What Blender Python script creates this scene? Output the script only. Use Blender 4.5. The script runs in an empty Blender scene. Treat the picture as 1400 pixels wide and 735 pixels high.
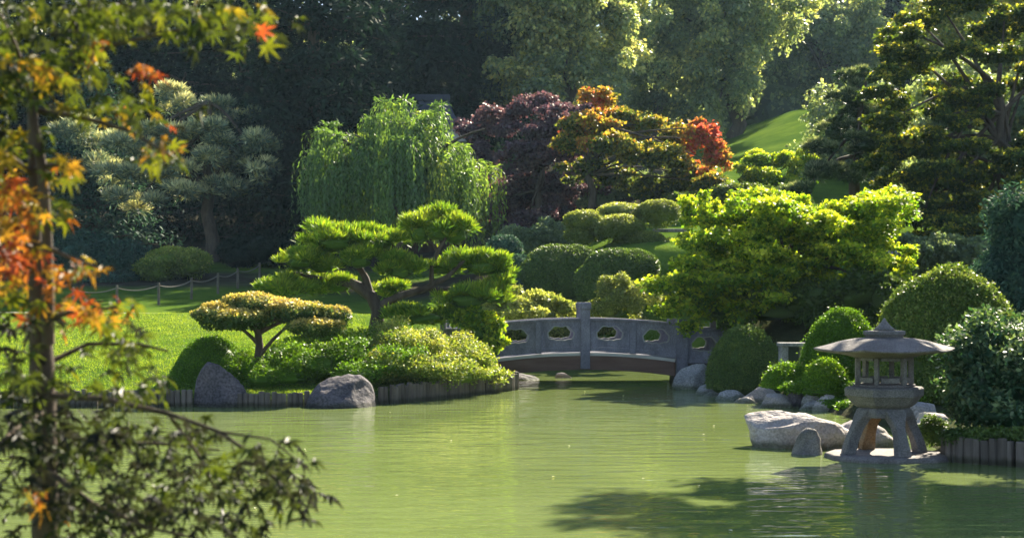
import bpy, math, numpy as np
from mathutils import Vector
sc = bpy.context.scene
COL = sc.collection
R = math.radians
rng = np.random.default_rng(11)

# ------------------------------------------------------------------ camera, light, exposure
F, CY, EYE = 2000.0, 413.0, 1.9                # focal length and horizon row of the 1400 px photograph, eye height over water
cam_d = bpy.data.cameras.new('camera'); cam = bpy.data.objects.new('camera', cam_d); COL.objects.link(cam)
cam.location = (0, 0, EYE); cam.rotation_euler = (R(90), 0, 0)
cam_d.sensor_width = 36; cam_d.lens = F / 1400 * 36; cam_d.shift_y = (CY - 367.5) / 1400
cam_d.clip_end = 2000; cam_d.clip_start = 0.1
cam_d.dof.use_dof = True; cam_d.dof.focus_distance = 27; cam_d.dof.aperture_fstop = 5.0
sc.camera = cam
HAZE = 0.00015
AZ, EL = 26.0, 35.0                            # sun: to the right of straight ahead, above the horizon
sv = Vector((math.sin(R(AZ)) * math.cos(R(EL)), math.cos(R(AZ)) * math.cos(R(EL)), math.sin(R(EL))))
w = bpy.data.worlds.new('World'); sc.world = w; w.use_nodes = True
sky = w.node_tree.nodes.new('ShaderNodeTexSky'); sky.sky_type = 'NISHITA'; sky.sun_disc = False
sky.sun_elevation = R(EL); sky.sun_rotation = R(AZ); sky.air_density = 1.0; sky.dust_density = 0.6
bgn = w.node_tree.nodes['Background']; bgn.inputs['Strength'].default_value = 0.06
w.node_tree.links.new(sky.outputs[0], bgn.inputs[0])
sl = bpy.data.lights.new('sun', 'SUN'); sl.energy = 5.0; sl.angle = R(0.5); sl.color = (1.0, 0.90, 0.70)
so = bpy.data.objects.new('sun', sl); COL.objects.link(so); so.location = (20, 30, 60)
so.rotation_euler = (-sv).to_track_quat('-Z', 'Y').to_euler()
sc.view_settings.view_transform = 'Standard'; sc.view_settings.look = 'None'
sc.view_settings.gamma = 1; sc.view_settings.exposure = 2.0
sc.render.engine = 'CYCLES'
cy = sc.cycles
cy.max_bounces = 8; cy.diffuse_bounces = 3; cy.glossy_bounces = 3; cy.transmission_bounces = 6; cy.transparent_max_bounces = 8
cy.use_denoising = True; cy.sample_clamp_indirect = 6
cy.pixel_filter_type = 'BLACKMAN_HARRIS'; cy.filter_width = 1.6

# ------------------------------------------------------------------ small helpers
def at(px, py, Y):                             # photograph pixel at depth Y -> place in the world
    return np.array([(px - 700) / F * Y, Y, EYE - (py - CY) / F * Y])
def sstep(a, b, x):
    t = np.clip((np.asarray(x, float) - a) / (b - a), 0, 1); return t * t * (3 - 2 * t)
def unit(v):
    return v / np.maximum(np.linalg.norm(v, axis=-1, keepdims=True), 1e-9)
def rdirs(n):
    return unit(rng.normal(size=(n, 3)))
def tag(o, label=None, cat=None, group=None, kind=None):
    if label: o['label'] = label
    if cat: o['category'] = cat
    if group: o['group'] = group
    if kind: o['kind'] = kind
    return o
def thing(name, label, cat, loc, group=None):
    o = bpy.data.objects.new(name, None); o.empty_display_size = 0.2; COL.objects.link(o)
    o.location = tuple(float(v) for v in loc)
    return tag(o, label, cat, group)
def link(name, me, parent=None):
    o = bpy.data.objects.new(name, me); COL.objects.link(o)
    if parent is not None: o.parent = parent
    return o

class Quads:                                   # fast quad mesh: leaves, tubes, rounded bodies
    def __init__(s): s.v, s.q, s.t, s.n = [], [], [], 0
    def add(s, v, q, t=0.5):
        v = np.asarray(v, np.float32).reshape(-1, 3); q = np.asarray(q, np.int32).reshape(-1, 4)
        s.v.append(v); s.q.append(q + s.n)
        s.t.append(np.broadcast_to(np.asarray(t, np.float32), (len(v),)).copy()); s.n += len(v)
    def mesh(s, name, m, org=(0, 0, 0), smooth=False):
        v = np.concatenate(s.v) - np.asarray(org, np.float32); q = np.concatenate(s.q); t = np.concatenate(s.t)
        me = bpy.data.meshes.new(name)
        me.vertices.add(len(v)); me.vertices.foreach_set('co', v.ravel())
        me.loops.add(q.size); me.loops.foreach_set('vertex_index', q.ravel())
        me.polygons.add(len(q)); me.polygons.foreach_set('loop_start', np.arange(0, q.size, 4, dtype=np.int32))
        if smooth: me.polygons.foreach_set('use_smooth', np.ones(len(q), bool))
        a = me.attributes.new('tint', 'FLOAT', 'POINT'); a.data.foreach_set('value', t)
        me.update(calc_edges=True); me.materials.append(m); return me
    def build(s, name, m, parent=None, smooth=False):
        org = tuple(parent.location) if parent is not None and parent.parent is None else (0, 0, 0)
        return link(name, s.mesh(name, m, org, smooth), parent)
    def leaves(s, P, axis, nrm, L, W, t):
        n = len(P); L = np.broadcast_to(L, (n,))[:, None]; W = np.broadcast_to(W, (n,))[:, None]
        B = unit(np.cross(axis, nrm)); nn = np.cross(B, axis)
        v = np.stack([P, P + axis * L * .45 + B * W * .5 + nn * W * .15, P + axis * L, P + axis * L * .45 - B * W * .5 + nn * W * .15], 1)
        s.add(v, np.arange(4 * n).reshape(n, 4), np.repeat(np.broadcast_to(t, (n,)), 4))
    def tube(s, pts, rad, k=8, t=0.5):
        pts = np.asarray(pts, float); n = len(pts); rad = np.broadcast_to(rad, (n,))
        T = unit(np.gradient(pts, axis=0)); ref = np.array([.3, .2, 1.]) if abs(T[:, 2]).mean() < .8 else np.array([1., .2, .1])
        A = unit(np.cross(T, ref)); B = np.cross(T, A)
        an = np.arange(k) * 2 * np.pi / k
        v = pts[:, None] + rad[:, None, None] * (np.cos(an)[None, :, None] * A[:, None] + np.sin(an)[None, :, None] * B[:, None])
        i, j = np.meshgrid(np.arange(n - 1), np.arange(k), indexing='ij'); j2 = (j + 1) % k
        s.add(v.reshape(-1, 3), np.stack([i * k + j, i * k + j2, (i + 1) * k + j2, (i + 1) * k + j], -1).reshape(-1, 4), t)

def csphere(n):                                # unit sphere out of quads
    u = np.tan(np.linspace(-1, 1, n + 1) * np.pi / 4); V, Q, o = [], [], 0
    a, b = np.meshgrid(u, u, indexing='ij'); one = np.ones_like(a)
    i, j = np.meshgrid(np.arange(n), np.arange(n), indexing='ij')
    q = np.stack([i * (n + 1) + j, (i + 1) * (n + 1) + j, (i + 1) * (n + 1) + j + 1, i * (n + 1) + j + 1], -1).reshape(-1, 4)
    for f in ((a, b, one), (b, a, -one), (one, a, b), (-one, b, a), (b, one, a), (a, -one, b)):
        V.append(np.stack(f, -1).reshape(-1, 3)); Q.append(q + o); o += (n + 1) ** 2
    return unit(np.concatenate(V)), np.concatenate(Q)
def lump(d, seed, f=3.0, k=5):                 # smooth pseudo noise on points, about -1..1
    r = np.random.default_rng(seed); o = 0
    for _ in range(k):
        o = o + np.sin(d @ (r.normal(size=3) * f) + r.uniform(0, 6.3))
    return o / k * 1.6

class Poly:                                    # general polygons: masonry, joinery
    def __init__(s): s.v, s.f = [], []
    def add(s, v, f):
        o = len(s.v); s.v += [tuple(map(float, p)) for p in v]; s.f += [tuple(i + o for i in g) for g in f]
    def box8(s, c): s.add(c, [(0, 3, 2, 1), (4, 5, 6, 7), (0, 1, 5, 4), (1, 2, 6, 5), (2, 3, 7, 6), (3, 0, 4, 7)])
    def box(s, x0, x1, y0, y1, z0, z1):
        s.box8([(x0, y0, z0), (x1, y0, z0), (x1, y1, z0), (x0, y1, z0), (x0, y0, z1), (x1, y0, z1), (x1, y1, z1), (x0, y1, z1)])
    def loft(s, rings, cap=True):
        n = len(rings[0]); v = [p for r_ in rings for p in r_]; f = []
        for k in range(len(rings) - 1):
            for i in range(n):
                j = (i + 1) % n; f.append((k * n + i, k * n + j, (k + 1) * n + j, (k + 1) * n + i))
        if cap: f.append(tuple(range(n))[::-1]); f.append(tuple((len(rings) - 1) * n + i for i in range(n)))
        s.add(v, f)
    def arc(s, xs, zlo, zhi, y0, y1):          # a curved beam along x
        rings = [[(x, y0, zlo(x)), (x, y1, zlo(x)), (x, y1, zhi(x)), (x, y0, zhi(x))] for x in xs]; s.loft(rings)
    def build(s, name, m, parent=None, org=None, bevel=0.0, smooth=False):
        if org is None: org = tuple(parent.location) if parent is not None and parent.parent is None else (0, 0, 0)
        me = bpy.data.meshes.new(name); me.from_pydata([(a - org[0], b - org[1], c - org[2]) for a, b, c in s.v], [], s.f)
        me.materials.append(m); me.update()
        if smooth: me.polygons.foreach_set('use_smooth', [True] * len(me.polygons))
        o = link(name, me, parent)
        if bevel:
            b = o.modifiers.new('bevel', 'BEVEL'); b.width = bevel; b.segments = 2; b.limit_method = 'ANGLE'
        return o

# ------------------------------------------------------------------ materials
def new_mat(name):
    m = bpy.data.materials.new(name); m.use_nodes = True; nt = m.node_tree; nt.nodes.clear()
    out = nt.nodes.new('ShaderNodeOutputMaterial'); return m, nt, out
def N(nt, t, **kw):
    n = nt.nodes.new(t)
    for k, v in kw.items():
        if k in n.inputs.keys() if isinstance(k, str) else False: n.inputs[k].default_value = v
        else: setattr(n, k, v)
    return n
def ramp(nt, stops, fac):
    r = nt.nodes.new('ShaderNodeValToRGB'); e = r.color_ramp.elements
    while len(e) < len(stops): e.new(0.5)
    for x, (p, c) in zip(e, stops): x.position = p; x.color = (*c, 1)
    nt.links.new(fac, r.inputs[0]); return r.outputs[0]
def leaf_mat(name, stops, trans=0.45, tcol=(1.5, 1.45, 0.6), rough=0.5, spec=0.25, var=0.35, gain=1.5, rg=1.0):
    m, nt, out = new_mat(name); L = nt.links.new
    a = N(nt, 'ShaderNodeAttribute', attribute_name='tint')
    stops = [(p_, tuple(min(.8, x_ * g_) for x_, g_ in zip(c_, (gain * rg, gain, gain)))) for p_, c_ in stops]
    c = ramp(nt, stops, a.outputs['Fac'])
    g = N(nt, 'ShaderNodeNewGeometry')
    mr = N(nt, 'ShaderNodeMapRange'); mr.inputs[3].default_value = 1 - var; mr.inputs[4].default_value = 1 + var
    L(g.outputs['Random Per Island'], mr.inputs[0])
    hs = N(nt, 'ShaderNodeHueSaturation'); L(mr.outputs[0], hs.inputs['Value']); L(c, hs.inputs['Color'])
    p = N(nt, 'ShaderNodeBsdfPrincipled'); p.inputs['Roughness'].default_value = rough; p.inputs['Specular IOR Level'].default_value = spec
    L(hs.outputs[0], p.inputs['Base Color'])
    mu = N(nt, 'ShaderNodeMix', data_type='RGBA', blend_type='MULTIPLY'); mu.inputs[0].default_value = 1
    L(hs.outputs[0], mu.inputs[6]); mu.inputs[7].default_value = (*tcol, 1)
    tr = N(nt, 'ShaderNodeBsdfTranslucent'); L(mu.outputs[2], tr.inputs[0])
    mx = N(nt, 'ShaderNodeMixShader'); mx.inputs[0].default_value = trans
    L(p.outputs[0], mx.inputs[1]); L(tr.outputs[0], mx.inputs[2]); L(mx.outputs[0], out.inputs[0]); return m
def rough_mat(name, stops, scale=3.0, detail=8, rough=0.85, bump=0.4, bdist=0.02, stretch=(1, 1, 1), spec=0.3, speck=0.0, obj=False, objvar=0.0, wet=False):
    m, nt, out = new_mat(name); L = nt.links.new
    tc = N(nt, 'ShaderNodeTexCoord'); mp = N(nt, 'ShaderNodeMapping'); mp.inputs['Scale'].default_value = stretch
    if obj: L(tc.outputs['Object'], mp.inputs[0])
    else:
        g = N(nt, 'ShaderNodeNewGeometry'); L(g.outputs['Position'], mp.inputs[0])
    nz = N(nt, 'ShaderNodeTexNoise'); nz.inputs['Scale'].default_value = scale; nz.inputs['Detail'].default_value = detail; nz.inputs['Roughness'].default_value = 0.62
    L(mp.outputs[0], nz.inputs['Vector'])
    c = ramp(nt, stops, nz.outputs['Fac'])
    if speck:
        n2 = N(nt, 'ShaderNodeTexNoise'); n2.inputs['Scale'].default_value = scale * 14; n2.inputs['Detail'].default_value = 3; L(mp.outputs[0], n2.inputs['Vector'])
        r2 = ramp(nt, [(0.35, (1 - speck,) * 3), (0.65, (1 + speck,) * 3)], n2.outputs['Fac'])
        mu = N(nt, 'ShaderNodeMix', data_type='RGBA', blend_type='MULTIPLY'); mu.inputs[0].default_value = 1; L(c, mu.inputs[6]); L(r2, mu.inputs[7]); c = mu.outputs[2]
    if objvar:
        oi = N(nt, 'ShaderNodeObjectInfo'); mr = N(nt, 'ShaderNodeMapRange'); mr.inputs[3].default_value = 1 - objvar; mr.inputs[4].default_value = 1 + objvar
        L(oi.outputs['Random'], mr.inputs[0]); hs = N(nt, 'ShaderNodeHueSaturation'); L(mr.outputs[0], hs.inputs['Value']); L(c, hs.inputs['Color']); c = hs.outputs[0]
    if wet:                                      # damp, algae-stained band just over the waterline
        g2 = N(nt, 'ShaderNodeNewGeometry'); sp = N(nt, 'ShaderNodeSeparateXYZ'); L(g2.outputs['Position'], sp.inputs[0])
        n4 = N(nt, 'ShaderNodeTexNoise'); n4.inputs['Scale'].default_value = 5; L(g2.outputs['Position'], n4.inputs[0])
        md = N(nt, 'ShaderNodeMath', operation='MULTIPLY_ADD'); md.inputs[1].default_value = -.09; L(n4.outputs['Fac'], md.inputs[0]); L(sp.outputs['Z'], md.inputs[2])
        rw = ramp(nt, [(0, (.42, .46, .36)), (.06, (1, 1, 1))], md.outputs[0])
        mw = N(nt, 'ShaderNodeMix', data_type='RGBA', blend_type='MULTIPLY'); mw.inputs[0].default_value = 1; L(c, mw.inputs[6]); L(rw, mw.inputs[7]); c = mw.outputs[2]
    p = N(nt, 'ShaderNodeBsdfPrincipled'); p.inputs['Roughness'].default_value = rough; p.inputs['Specular IOR Level'].default_value = spec
    L(c, p.inputs['Base Color'])
    b = N(nt, 'ShaderNodeBump'); b.inputs['Strength'].default_value = bump; b.inputs['Distance'].default_value = bdist
    n3 = N(nt, 'ShaderNodeTexNoise'); n3.inputs['Scale'].default_value = scale * 4; n3.inputs['Detail'].default_value = 6; L(mp.outputs[0], n3.inputs['Vector'])
    L(n3.outputs['Fac'], b.inputs['Height']); L(b.outputs[0], p.inputs['Normal']); L(p.outputs[0], out.inputs[0]); return m

M = {}
M['bark'] = rough_mat('bark', [(0.3, (.035, .025, .018)), (0.7, (.11, .085, .065))], 6, stretch=(1, 1, .25), bump=.8)
M['grey_bark'] = rough_mat('grey_bark', [(0.3, (.07, .065, .06)), (0.7, (.2, .19, .175))], 6, stretch=(1, 1, .25), bump=.6)
M['maple_bark'] = rough_mat('maple_bark', [(0.3, (.03, .02, .015)), (0.7, (.11, .075, .05))], 26, stretch=(1, 1, .2), bump=.5, bdist=.004)
M['granite'] = rough_mat('granite', [(0.25, (.14, .135, .135)), (0.5, (.25, .24, .24)), (0.8, (.37, .35, .335))], 2.2, bump=.7, bdist=.05, speck=.35, wet=True)
M['pale_rock'] = rough_mat('pale_rock', [(0.25, (.22, .19, .18)), (0.55, (.35, .305, .295)), (0.8, (.46, .41, .39))], 2.5, bump=.8, bdist=.06, speck=.22, wet=True)
M['dark_rock'] = rough_mat('dark_rock', [(0.3, (.05, .045, .055)), (0.6, (.105, .09, .1)), (0.8, (.2, .16, .15))], 1.8, bump=.8, bdist=.06, speck=.4, wet=True)
M['lantern_stone'] = rough_mat('lantern_stone', [(0.25, (.085, .08, .078)), (0.5, (.14, .13, .127)), (0.8, (.22, .2, .19))], 4, bump=.6, bdist=.02, speck=.3)
M['roof_stone'] = rough_mat('roof_stone', [(0.22, (.075, .064, .06)), (0.5, (.145, .128, .125)), (0.8, (.225, .2, .195))], 4, bump=.5, bdist=.02, speck=.3)
M['orange_lit_stone'] = rough_mat('orange_lit_stone', [(0.3, (.12, .075, .035)), (0.5, (.2, .125, .06)), (0.75, (.19, .155, .11))], 4, bump=.6, bdist=.02, speck=.3)  # orange sunlight on the back leg, put into the stone colour
M['bridge_wood'] = rough_mat('bridge_wood', [(0.22, (.09, .09, .115)), (0.5, (.165, .16, .215)), (0.8, (.255, .25, .31))], 4, stretch=(1, 1, .45), bump=.4, bdist=.01, speck=.2)
M['lit_deck_edge'] = rough_mat('lit_deck_edge', [(0.25, (.36, .34, .33)), (0.8, (.52, .5, .48))], 5, stretch=(.3, 1, 1), bump=.4, bdist=.01)  # paler than the other wood: sunlit line of the deck painted in
M['lit_edge_wood'] = rough_mat('lit_edge_wood', [(0.22, (.2, .195, .21)), (0.8, (.33, .325, .33))], 6)  # light tone painting the sunlit inner edges of the openings
M['beam_wood'] = rough_mat('beam_wood', [(0.25, (.09, .05, .04)), (0.8, (.19, .115, .095))], 5, stretch=(.2, 1, 1), bump=.5, bdist=.01)
M['log_wood'] = rough_mat('log_wood', [(0.25, (.065, .052, .046)), (0.6, (.145, .12, .105)), (0.85, (.23, .2, .175))], 9, stretch=(1, 1, .15), bump=.7, bdist=.01, objvar=.3, wet=True)
M['post_wood'] = rough_mat('post_wood', [(0.25, (.09, .075, .06)), (0.8, (.17, .15, .12))], 6)
M['rope'] = rough_mat('rope', [(0.3, (.12, .11, .09)), (0.8, (.2, .185, .16))], 30)
M['roof_tile'] = rough_mat('roof_tile', [(0.3, (.04, .048, .075)), (0.8, (.075, .085, .12))], 3)
M['pale_wall'] = rough_mat('pale_wall', [(0.3, (.4, .39, .4)), (0.8, (.55, .54, .54))], 3)
M['dark_wood'] = rough_mat('dark_wood', [(0.3, (.05, .03, .022)), (0.8, (.1, .06, .045))], 3)
M['path'] = rough_mat('path', [(0.3, (.2, .19, .19)), (0.8, (.3, .29, .28))], 4, speck=.2)

g_dark = [(0, (.012, .03, .022)), (.6, (.022, .05, .032)), (1, (.05, .09, .04))]
M['conifer'] = leaf_mat('conifer', g_dark, .2, (1.2, 1.3, .8), gain=.65, spec=.05, rough=.8)
M['blue_pine'] = leaf_mat('blue_pine', [(0, (.035, .075, .06)), (.5, (.085, .14, .10)), (1, (.30, .36, .2))], .3, (1.2, 1.25, .8), gain=1.9, rg=1.3)  # pale end stop puts sunlit needle tips into the tint
M['broad_dark'] = leaf_mat('broad_dark', [(0, (.032, .056, .036)), (.6, (.066, .098, .054)), (1, (.16, .185, .085))], .52, (1.7, 1.6, .7), spec=.5, rough=.45, gain=3.2, rg=1.2)
M['broad_mid'] = leaf_mat('broad_mid', [(0, (.035, .07, .02)), (.6, (.07, .12, .03)), (1, (.16, .19, .04))], .45, rg=1.2)
M['purple_maple'] = leaf_mat('purple_maple', [(0, (.05, .036, .05)), (.5, (.095, .06, .075)), (1, (.15, .095, .085))], .35, (1.4, 1.0, .9))
M['autumn'] = leaf_mat('autumn', [(0, (.04, .06, .015)), (.26, (.09, .13, .02)), (.46, (.36, .30, .04)), (.7, (.36, .13, .035)), (.88, (.42, .08, .045)), (1, (.48, .10, .075))], .5, (1.3, 1.2, .8), gain=1.2, var=.5)
M['lime_maple'] = leaf_mat('lime_maple', [(0, (.022, .055, .010)), (.45, (.06, .115, .014)), (.75, (.14, .19, .02)), (1, (.26, .28, .035))], .54, (1.7, 1.75, .45), gain=1.85, rg=1.08)
M['weeping'] = leaf_mat('weeping', [(0, (.045, .09, .035)), (.5, (.085, .15, .045)), (1, (.17, .22, .045))], .45, (1.6, 1.6, .5), gain=1.65, rg=1.12)
M['backlit_maple'] = leaf_mat('backlit_maple', [(0, (.022, .042, .014)), (.5, (.04, .068, .018)), (.75, (.12, .15, .022)), (1, (.34, .31, .06))], .5, (1.7, 1.5, .5))  # dark inside, gold at the tips: backlight put into the leaf tint
M['rim_lit_pine'] = leaf_mat('rim_lit_pine', [(0, (.02, .04, .022)), (.5, (.045, .075, .035)), (1, (.26, .27, .16))], .35, (1.4, 1.4, .7))  # pale end stop paints the lit rims of the pads
M['pine_needle'] = leaf_mat('pine_needle', [(0, (.025, .07, .012)), (.5, (.055, .13, .015)), (1, (.13, .2, .03))], .4, (1.7, 1.7, .5), spec=.3, gain=1.8, rg=1.35)
M['clipped'] = leaf_mat('clipped', [(0, (.035, .07, .018)), (.5, (.06, .11, .025)), (1, (.12, .16, .045))], .35, (1.4, 1.4, .6), gain=1.6, rg=1.15)
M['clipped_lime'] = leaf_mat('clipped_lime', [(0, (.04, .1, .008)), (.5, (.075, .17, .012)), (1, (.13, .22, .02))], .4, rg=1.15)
M['sunlit_gold'] = leaf_mat('sunlit_gold', [(0, (.03, .06, .018)), (.4, (.06, .1, .025)), (.6, (.27, .25, .07)), (.9, (.42, .33, .12))], .35, (1.4, 1.3, .6))  # gold stops paint the sun on the topmost leaves
M['mound'] = leaf_mat('mound', [(0, (.05, .1, .02)), (.5, (.11, .17, .035)), (1, (.26, .29, .09))], .42, (1.5, 1.5, .5), gain=1.6, rg=1.2)
M['pale_leaf'] = leaf_mat('pale_leaf', [(0, (.09, .12, .03)), (.5, (.2, .22, .06)), (1, (.38, .37, .14))], .45, (1.4, 1.4, .6))
M['glossy'] = leaf_mat('glossy', [(0, (.014, .036, .018)), (.6, (.028, .065, .03)), (1, (.12, .16, .08))], .28, (1.4, 1.5, .6), rough=.5, spec=.3)
M['yew'] = leaf_mat('yew', [(0, (.02, .045, .035)), (.6, (.035, .075, .055)), (1, (.07, .12, .07))], .25, (1.2, 1.3, .8), spec=.12, rough=.7)
M['fg_leaf'] = leaf_mat('fg_leaf', [(0, (.016, .016, .021)), (.2, (.03, .042, .014)), (.34, (.065, .092, .014)), (.45, (.12, .14, .015)), (.58, (.22, .17, .02)), (.72, (.30, .16, .025)), (.88, (.32, .085, .025)), (1, (.3, .045, .03))], .5, (1.35, 1.25, .6), rough=.5, spec=.4, var=.35, gain=1.0)  # darkest stops put the shade on the lower leaves into the colour
M['grass_blade'] = leaf_mat('grass_blade', [(0, (.06, .115, .018)), (1, (.17, .22, .036))], .5, (1.5, 1.4, .4))
M['litter'] = leaf_mat('litter', [(0, (.5, .45, .25)), (1, (.7, .65, .5))], .2)

def ground_mat():
    m, nt, out = new_mat('ground'); L = nt.links.new
    g = N(nt, 'ShaderNodeNewGeometry')
    nz = N(nt, 'ShaderNodeTexNoise'); nz.inputs['Scale'].default_value = 1.1; nz.inputs['Detail'].default_value = 9; nz.inputs['Roughness'].default_value = .7; L(g.outputs[0], nz.inputs[0])
    grass = ramp(nt, [(.3, (.055, .11, .016)), (.55, (.10, .165, .024)), (.75, (.15, .205, .034))], nz.outputs[0])
    n5 = N(nt, 'ShaderNodeTexNoise'); n5.inputs['Scale'].default_value = .28; n5.inputs['Detail'].default_value = 4; L(g.outputs[0], n5.inputs[0])
    pat = ramp(nt, [(.36, (.62, .7, .8)), (.62, (1.05, 1, .95))], n5.outputs[0]); mg = N(nt, 'ShaderNodeMix', data_type='RGBA', blend_type='MULTIPLY'); mg.inputs[0].default_value = 1; L(grass, mg.inputs[6]); L(pat, mg.inputs[7]); grass = mg.outputs[2]
    soil = ramp(nt, [(.3, (.03, .028, .02)), (.7, (.07, .064, .046))], nz.outputs[0])
    a = N(nt, 'ShaderNodeAttribute', attribute_name='tint')
    mx = N(nt, 'ShaderNodeMix', data_type='RGBA'); L(a.outputs['Fac'], mx.inputs[0]); L(grass, mx.inputs[6]); L(soil, mx.inputs[7])
    p = N(nt, 'ShaderNodeBsdfPrincipled'); p.inputs['Roughness'].default_value = 1; p.inputs['Specular IOR Level'].default_value = 0
    L(mx.outputs[2], p.inputs['Base Color'])
    n2 = N(nt, 'ShaderNodeTexNoise'); n2.inputs['Scale'].default_value = 22; n2.inputs['Detail'].default_value = 5; L(g.outputs[0], n2.inputs[0])
    b = N(nt, 'ShaderNodeBump'); b.inputs['Strength'].default_value = .8; b.inputs['Distance'].default_value = .05; L(n2.outputs[0], b.inputs['Height']); L(b.outputs[0], p.inputs['Normal'])
    L(p.outputs[0], out.inputs[0]); return m
def water_mat():
    m, nt, out = new_mat('water'); L = nt.links.new
    g = N(nt, 'ShaderNodeNewGeometry')
    def noise(scale, st, det=3):
        mp = N(nt, 'ShaderNodeMapping'); mp.inputs['Scale'].default_value = st; L(g.outputs[0], mp.inputs[0])
        n = N(nt, 'ShaderNodeTexNoise'); n.inputs['Scale'].default_value = scale; n.inputs['Detail'].default_value = det; L(mp.outputs[0], n.inputs[0]); return n.outputs[0]
    c = ramp(nt, [(.3, (.138, .182, .058)), (.7, (.172, .22, .074))], noise(.35, (1, 1, 1)))
    p = N(nt, 'ShaderNodeBsdfPrincipled'); p.inputs['Roughness'].default_value = .03; p.inputs['IOR'].default_value = 1.33
    L(c, p.inputs['Base Color'])
    ad = N(nt, 'ShaderNodeMath', operation='MULTIPLY_ADD'); L(noise(2.2, (.45, 1, 1), 2), ad.inputs[0]); ad.inputs[1].default_value = 1.6; L(noise(5, (.3, 1, 1), 2), ad.inputs[2])
    b = N(nt, 'ShaderNodeBump'); b.inputs['Strength'].default_value = .42; b.inputs['Distance'].default_value = .026
    L(ad.outputs[0], b.inputs['Height']); L(b.outputs[0], p.inputs['Normal']); L(p.outputs[0], out.inputs[0]); return m
M['ground'] = ground_mat(); M['water'] = water_mat()

# ------------------------------------------------------------------ ground and pond
POND = np.array([(-40, 9), (-10, 7.5), (0, 7), (9, 8), (14, 11), (11, 14.5), (6.2, 16.75), (5.3, 17.4), (5.35, 18.4), (5.9, 20.5), (5.7, 23),
                 (5.5, 25.7), (5.0, 27.4), (4.5, 29.3), (4.2, 31.5), (3.95, 33), (3.95, 36), (4.8, 39), (3.8, 42.5), (.5, 43.5), (-2, 41), (-1.1, 38),
                 (-.35, 35.5), (-.3, 34), (.05, 32.6), (0, 31.8), (-.5, 30.6), (-1.17, 29.3), (-2.2, 27.6), (-3.1, 26.9), (-4.8, 26.7), (-9.3, 26.65), (-40, 26.6)])
def pond_dist(x, y):                           # positive on land, negative in the pond
    p = np.stack([x, y], -1); d = np.full(x.shape, 1e9); ins = np.zeros(x.shape, bool)
    for a, b in zip(POND, np.roll(POND, -1, 0)):
        e = b - a; t = np.clip(((p - a) @ e) / (e @ e), 0, 1)
        d = np.minimum(d, np.linalg.norm(p - a - t[..., None] * e, axis=-1))
        if a[1] != b[1]: ins ^= ((a[1] > y) != (b[1] > y)) & (x < (b[0] - a[0]) * (y - a[1]) / (b[1] - a[1]) + a[0])
    return np.where(ins, -d, d)
def gz(x, y):
    x = np.asarray(x, float); y = np.asarray(y, float)
    left = np.interp(y, [-50, 8, 27, 42, 45, 50, 110, 200, 500], [.3, .3, .35, 1.58, 1.42, 1.85, 9.0, 14, 16])
    right = np.interp(y, [-50, 8, 24, 27, 38, 95, 110, 200, 500], [.3, .3, .32, .45, 2.3, 12.6, 14.5, 18, 19])
    m = sstep(-.07, .10, x / np.maximum(y, 10)); right = right + 2.4 * sstep(.135, .22, x / np.maximum(y, 10)) * sstep(58, 96, y); b = left * (1 - m) + right * m
    d = pond_dist(x, y)
    land = .22 + (b - .22) * sstep(0, 3.0, d)
    return np.where(d > 0, .02 + (land - .02) * sstep(0, .25, d), -.8 * sstep(0, -1.5, d) + .02 * sstep(-.3, 0, d) - .03)
def gh(x, y): return float(gz(np.array([x]), np.array([y]))[0])
xs = np.concatenate([np.arange(-400, -60, 34), np.arange(-60, -20, 4), np.arange(-20, 14, .3), np.arange(14, 60, 4), np.arange(60, 401, 34)])
ys = np.concatenate([np.arange(-60, 4, 4), np.arange(4, 46, .3), np.arange(46, 120, 2), np.arange(120, 521, 40)])
gx, gy = np.meshgrid(xs, ys, indexing='ij'); gzz = gz(gx, gy)
n1, n2 = gx.shape; i, j = np.meshgrid(np.arange(n1 - 1), np.arange(n2 - 1), indexing='ij')
q = Quads()
und = lump(np.stack([gx, gy, 0 * gx], -1) * .25, 5, 1.5); u = gx / np.maximum(gy, 10)
soil = sstep(-.3, .3, und + (gy - 57) * .12) * (1 - sstep(.1, .135, u)) + (u < .12) * 0
soil = np.maximum(soil, sstep(.5, -.1, pond_dist(gx, gy)))
soil = np.maximum(soil, sstep(.10, .14, u) * sstep(42, 38, gy) * .8)
q.add(np.stack([gx, gy, gzz], -1).reshape(-1, 3), np.stack([i * n2 + j, (i + 1) * n2 + j, (i + 1) * n2 + j + 1, i * n2 + j + 1], -1).reshape(-1, 4), soil.reshape(-1))
tag(q.build('ground', M['ground'], None, True), kind='structure')
q = Quads(); q.add([(-60, 3, 0), (25, 3, 0), (25, 47, 0), (-60, 47, 0)], [(0, 1, 2, 3)]); tag(q.build('water', M['water']), kind='structure')
# pale path in the dip behind the lawn
pp = Poly(); c = []
for k in range(25):
    x = -18 + k * .75; y = 45.6 + .5 * math.sin(x * .3); c.append((x, y))
v = []; f = []
for k, (x, y) in enumerate(c):
    v += [(x, y - .55, gh(x, y - .55) + .03), (x, y + .55, gh(x, y + .55) + .03)]
    if k: f.append((2 * k - 2, 2 * k, 2 * k + 1, 2 * k - 1))
pp.add(v, f); tag(pp.build('path', M['path']), kind='structure')

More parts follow.
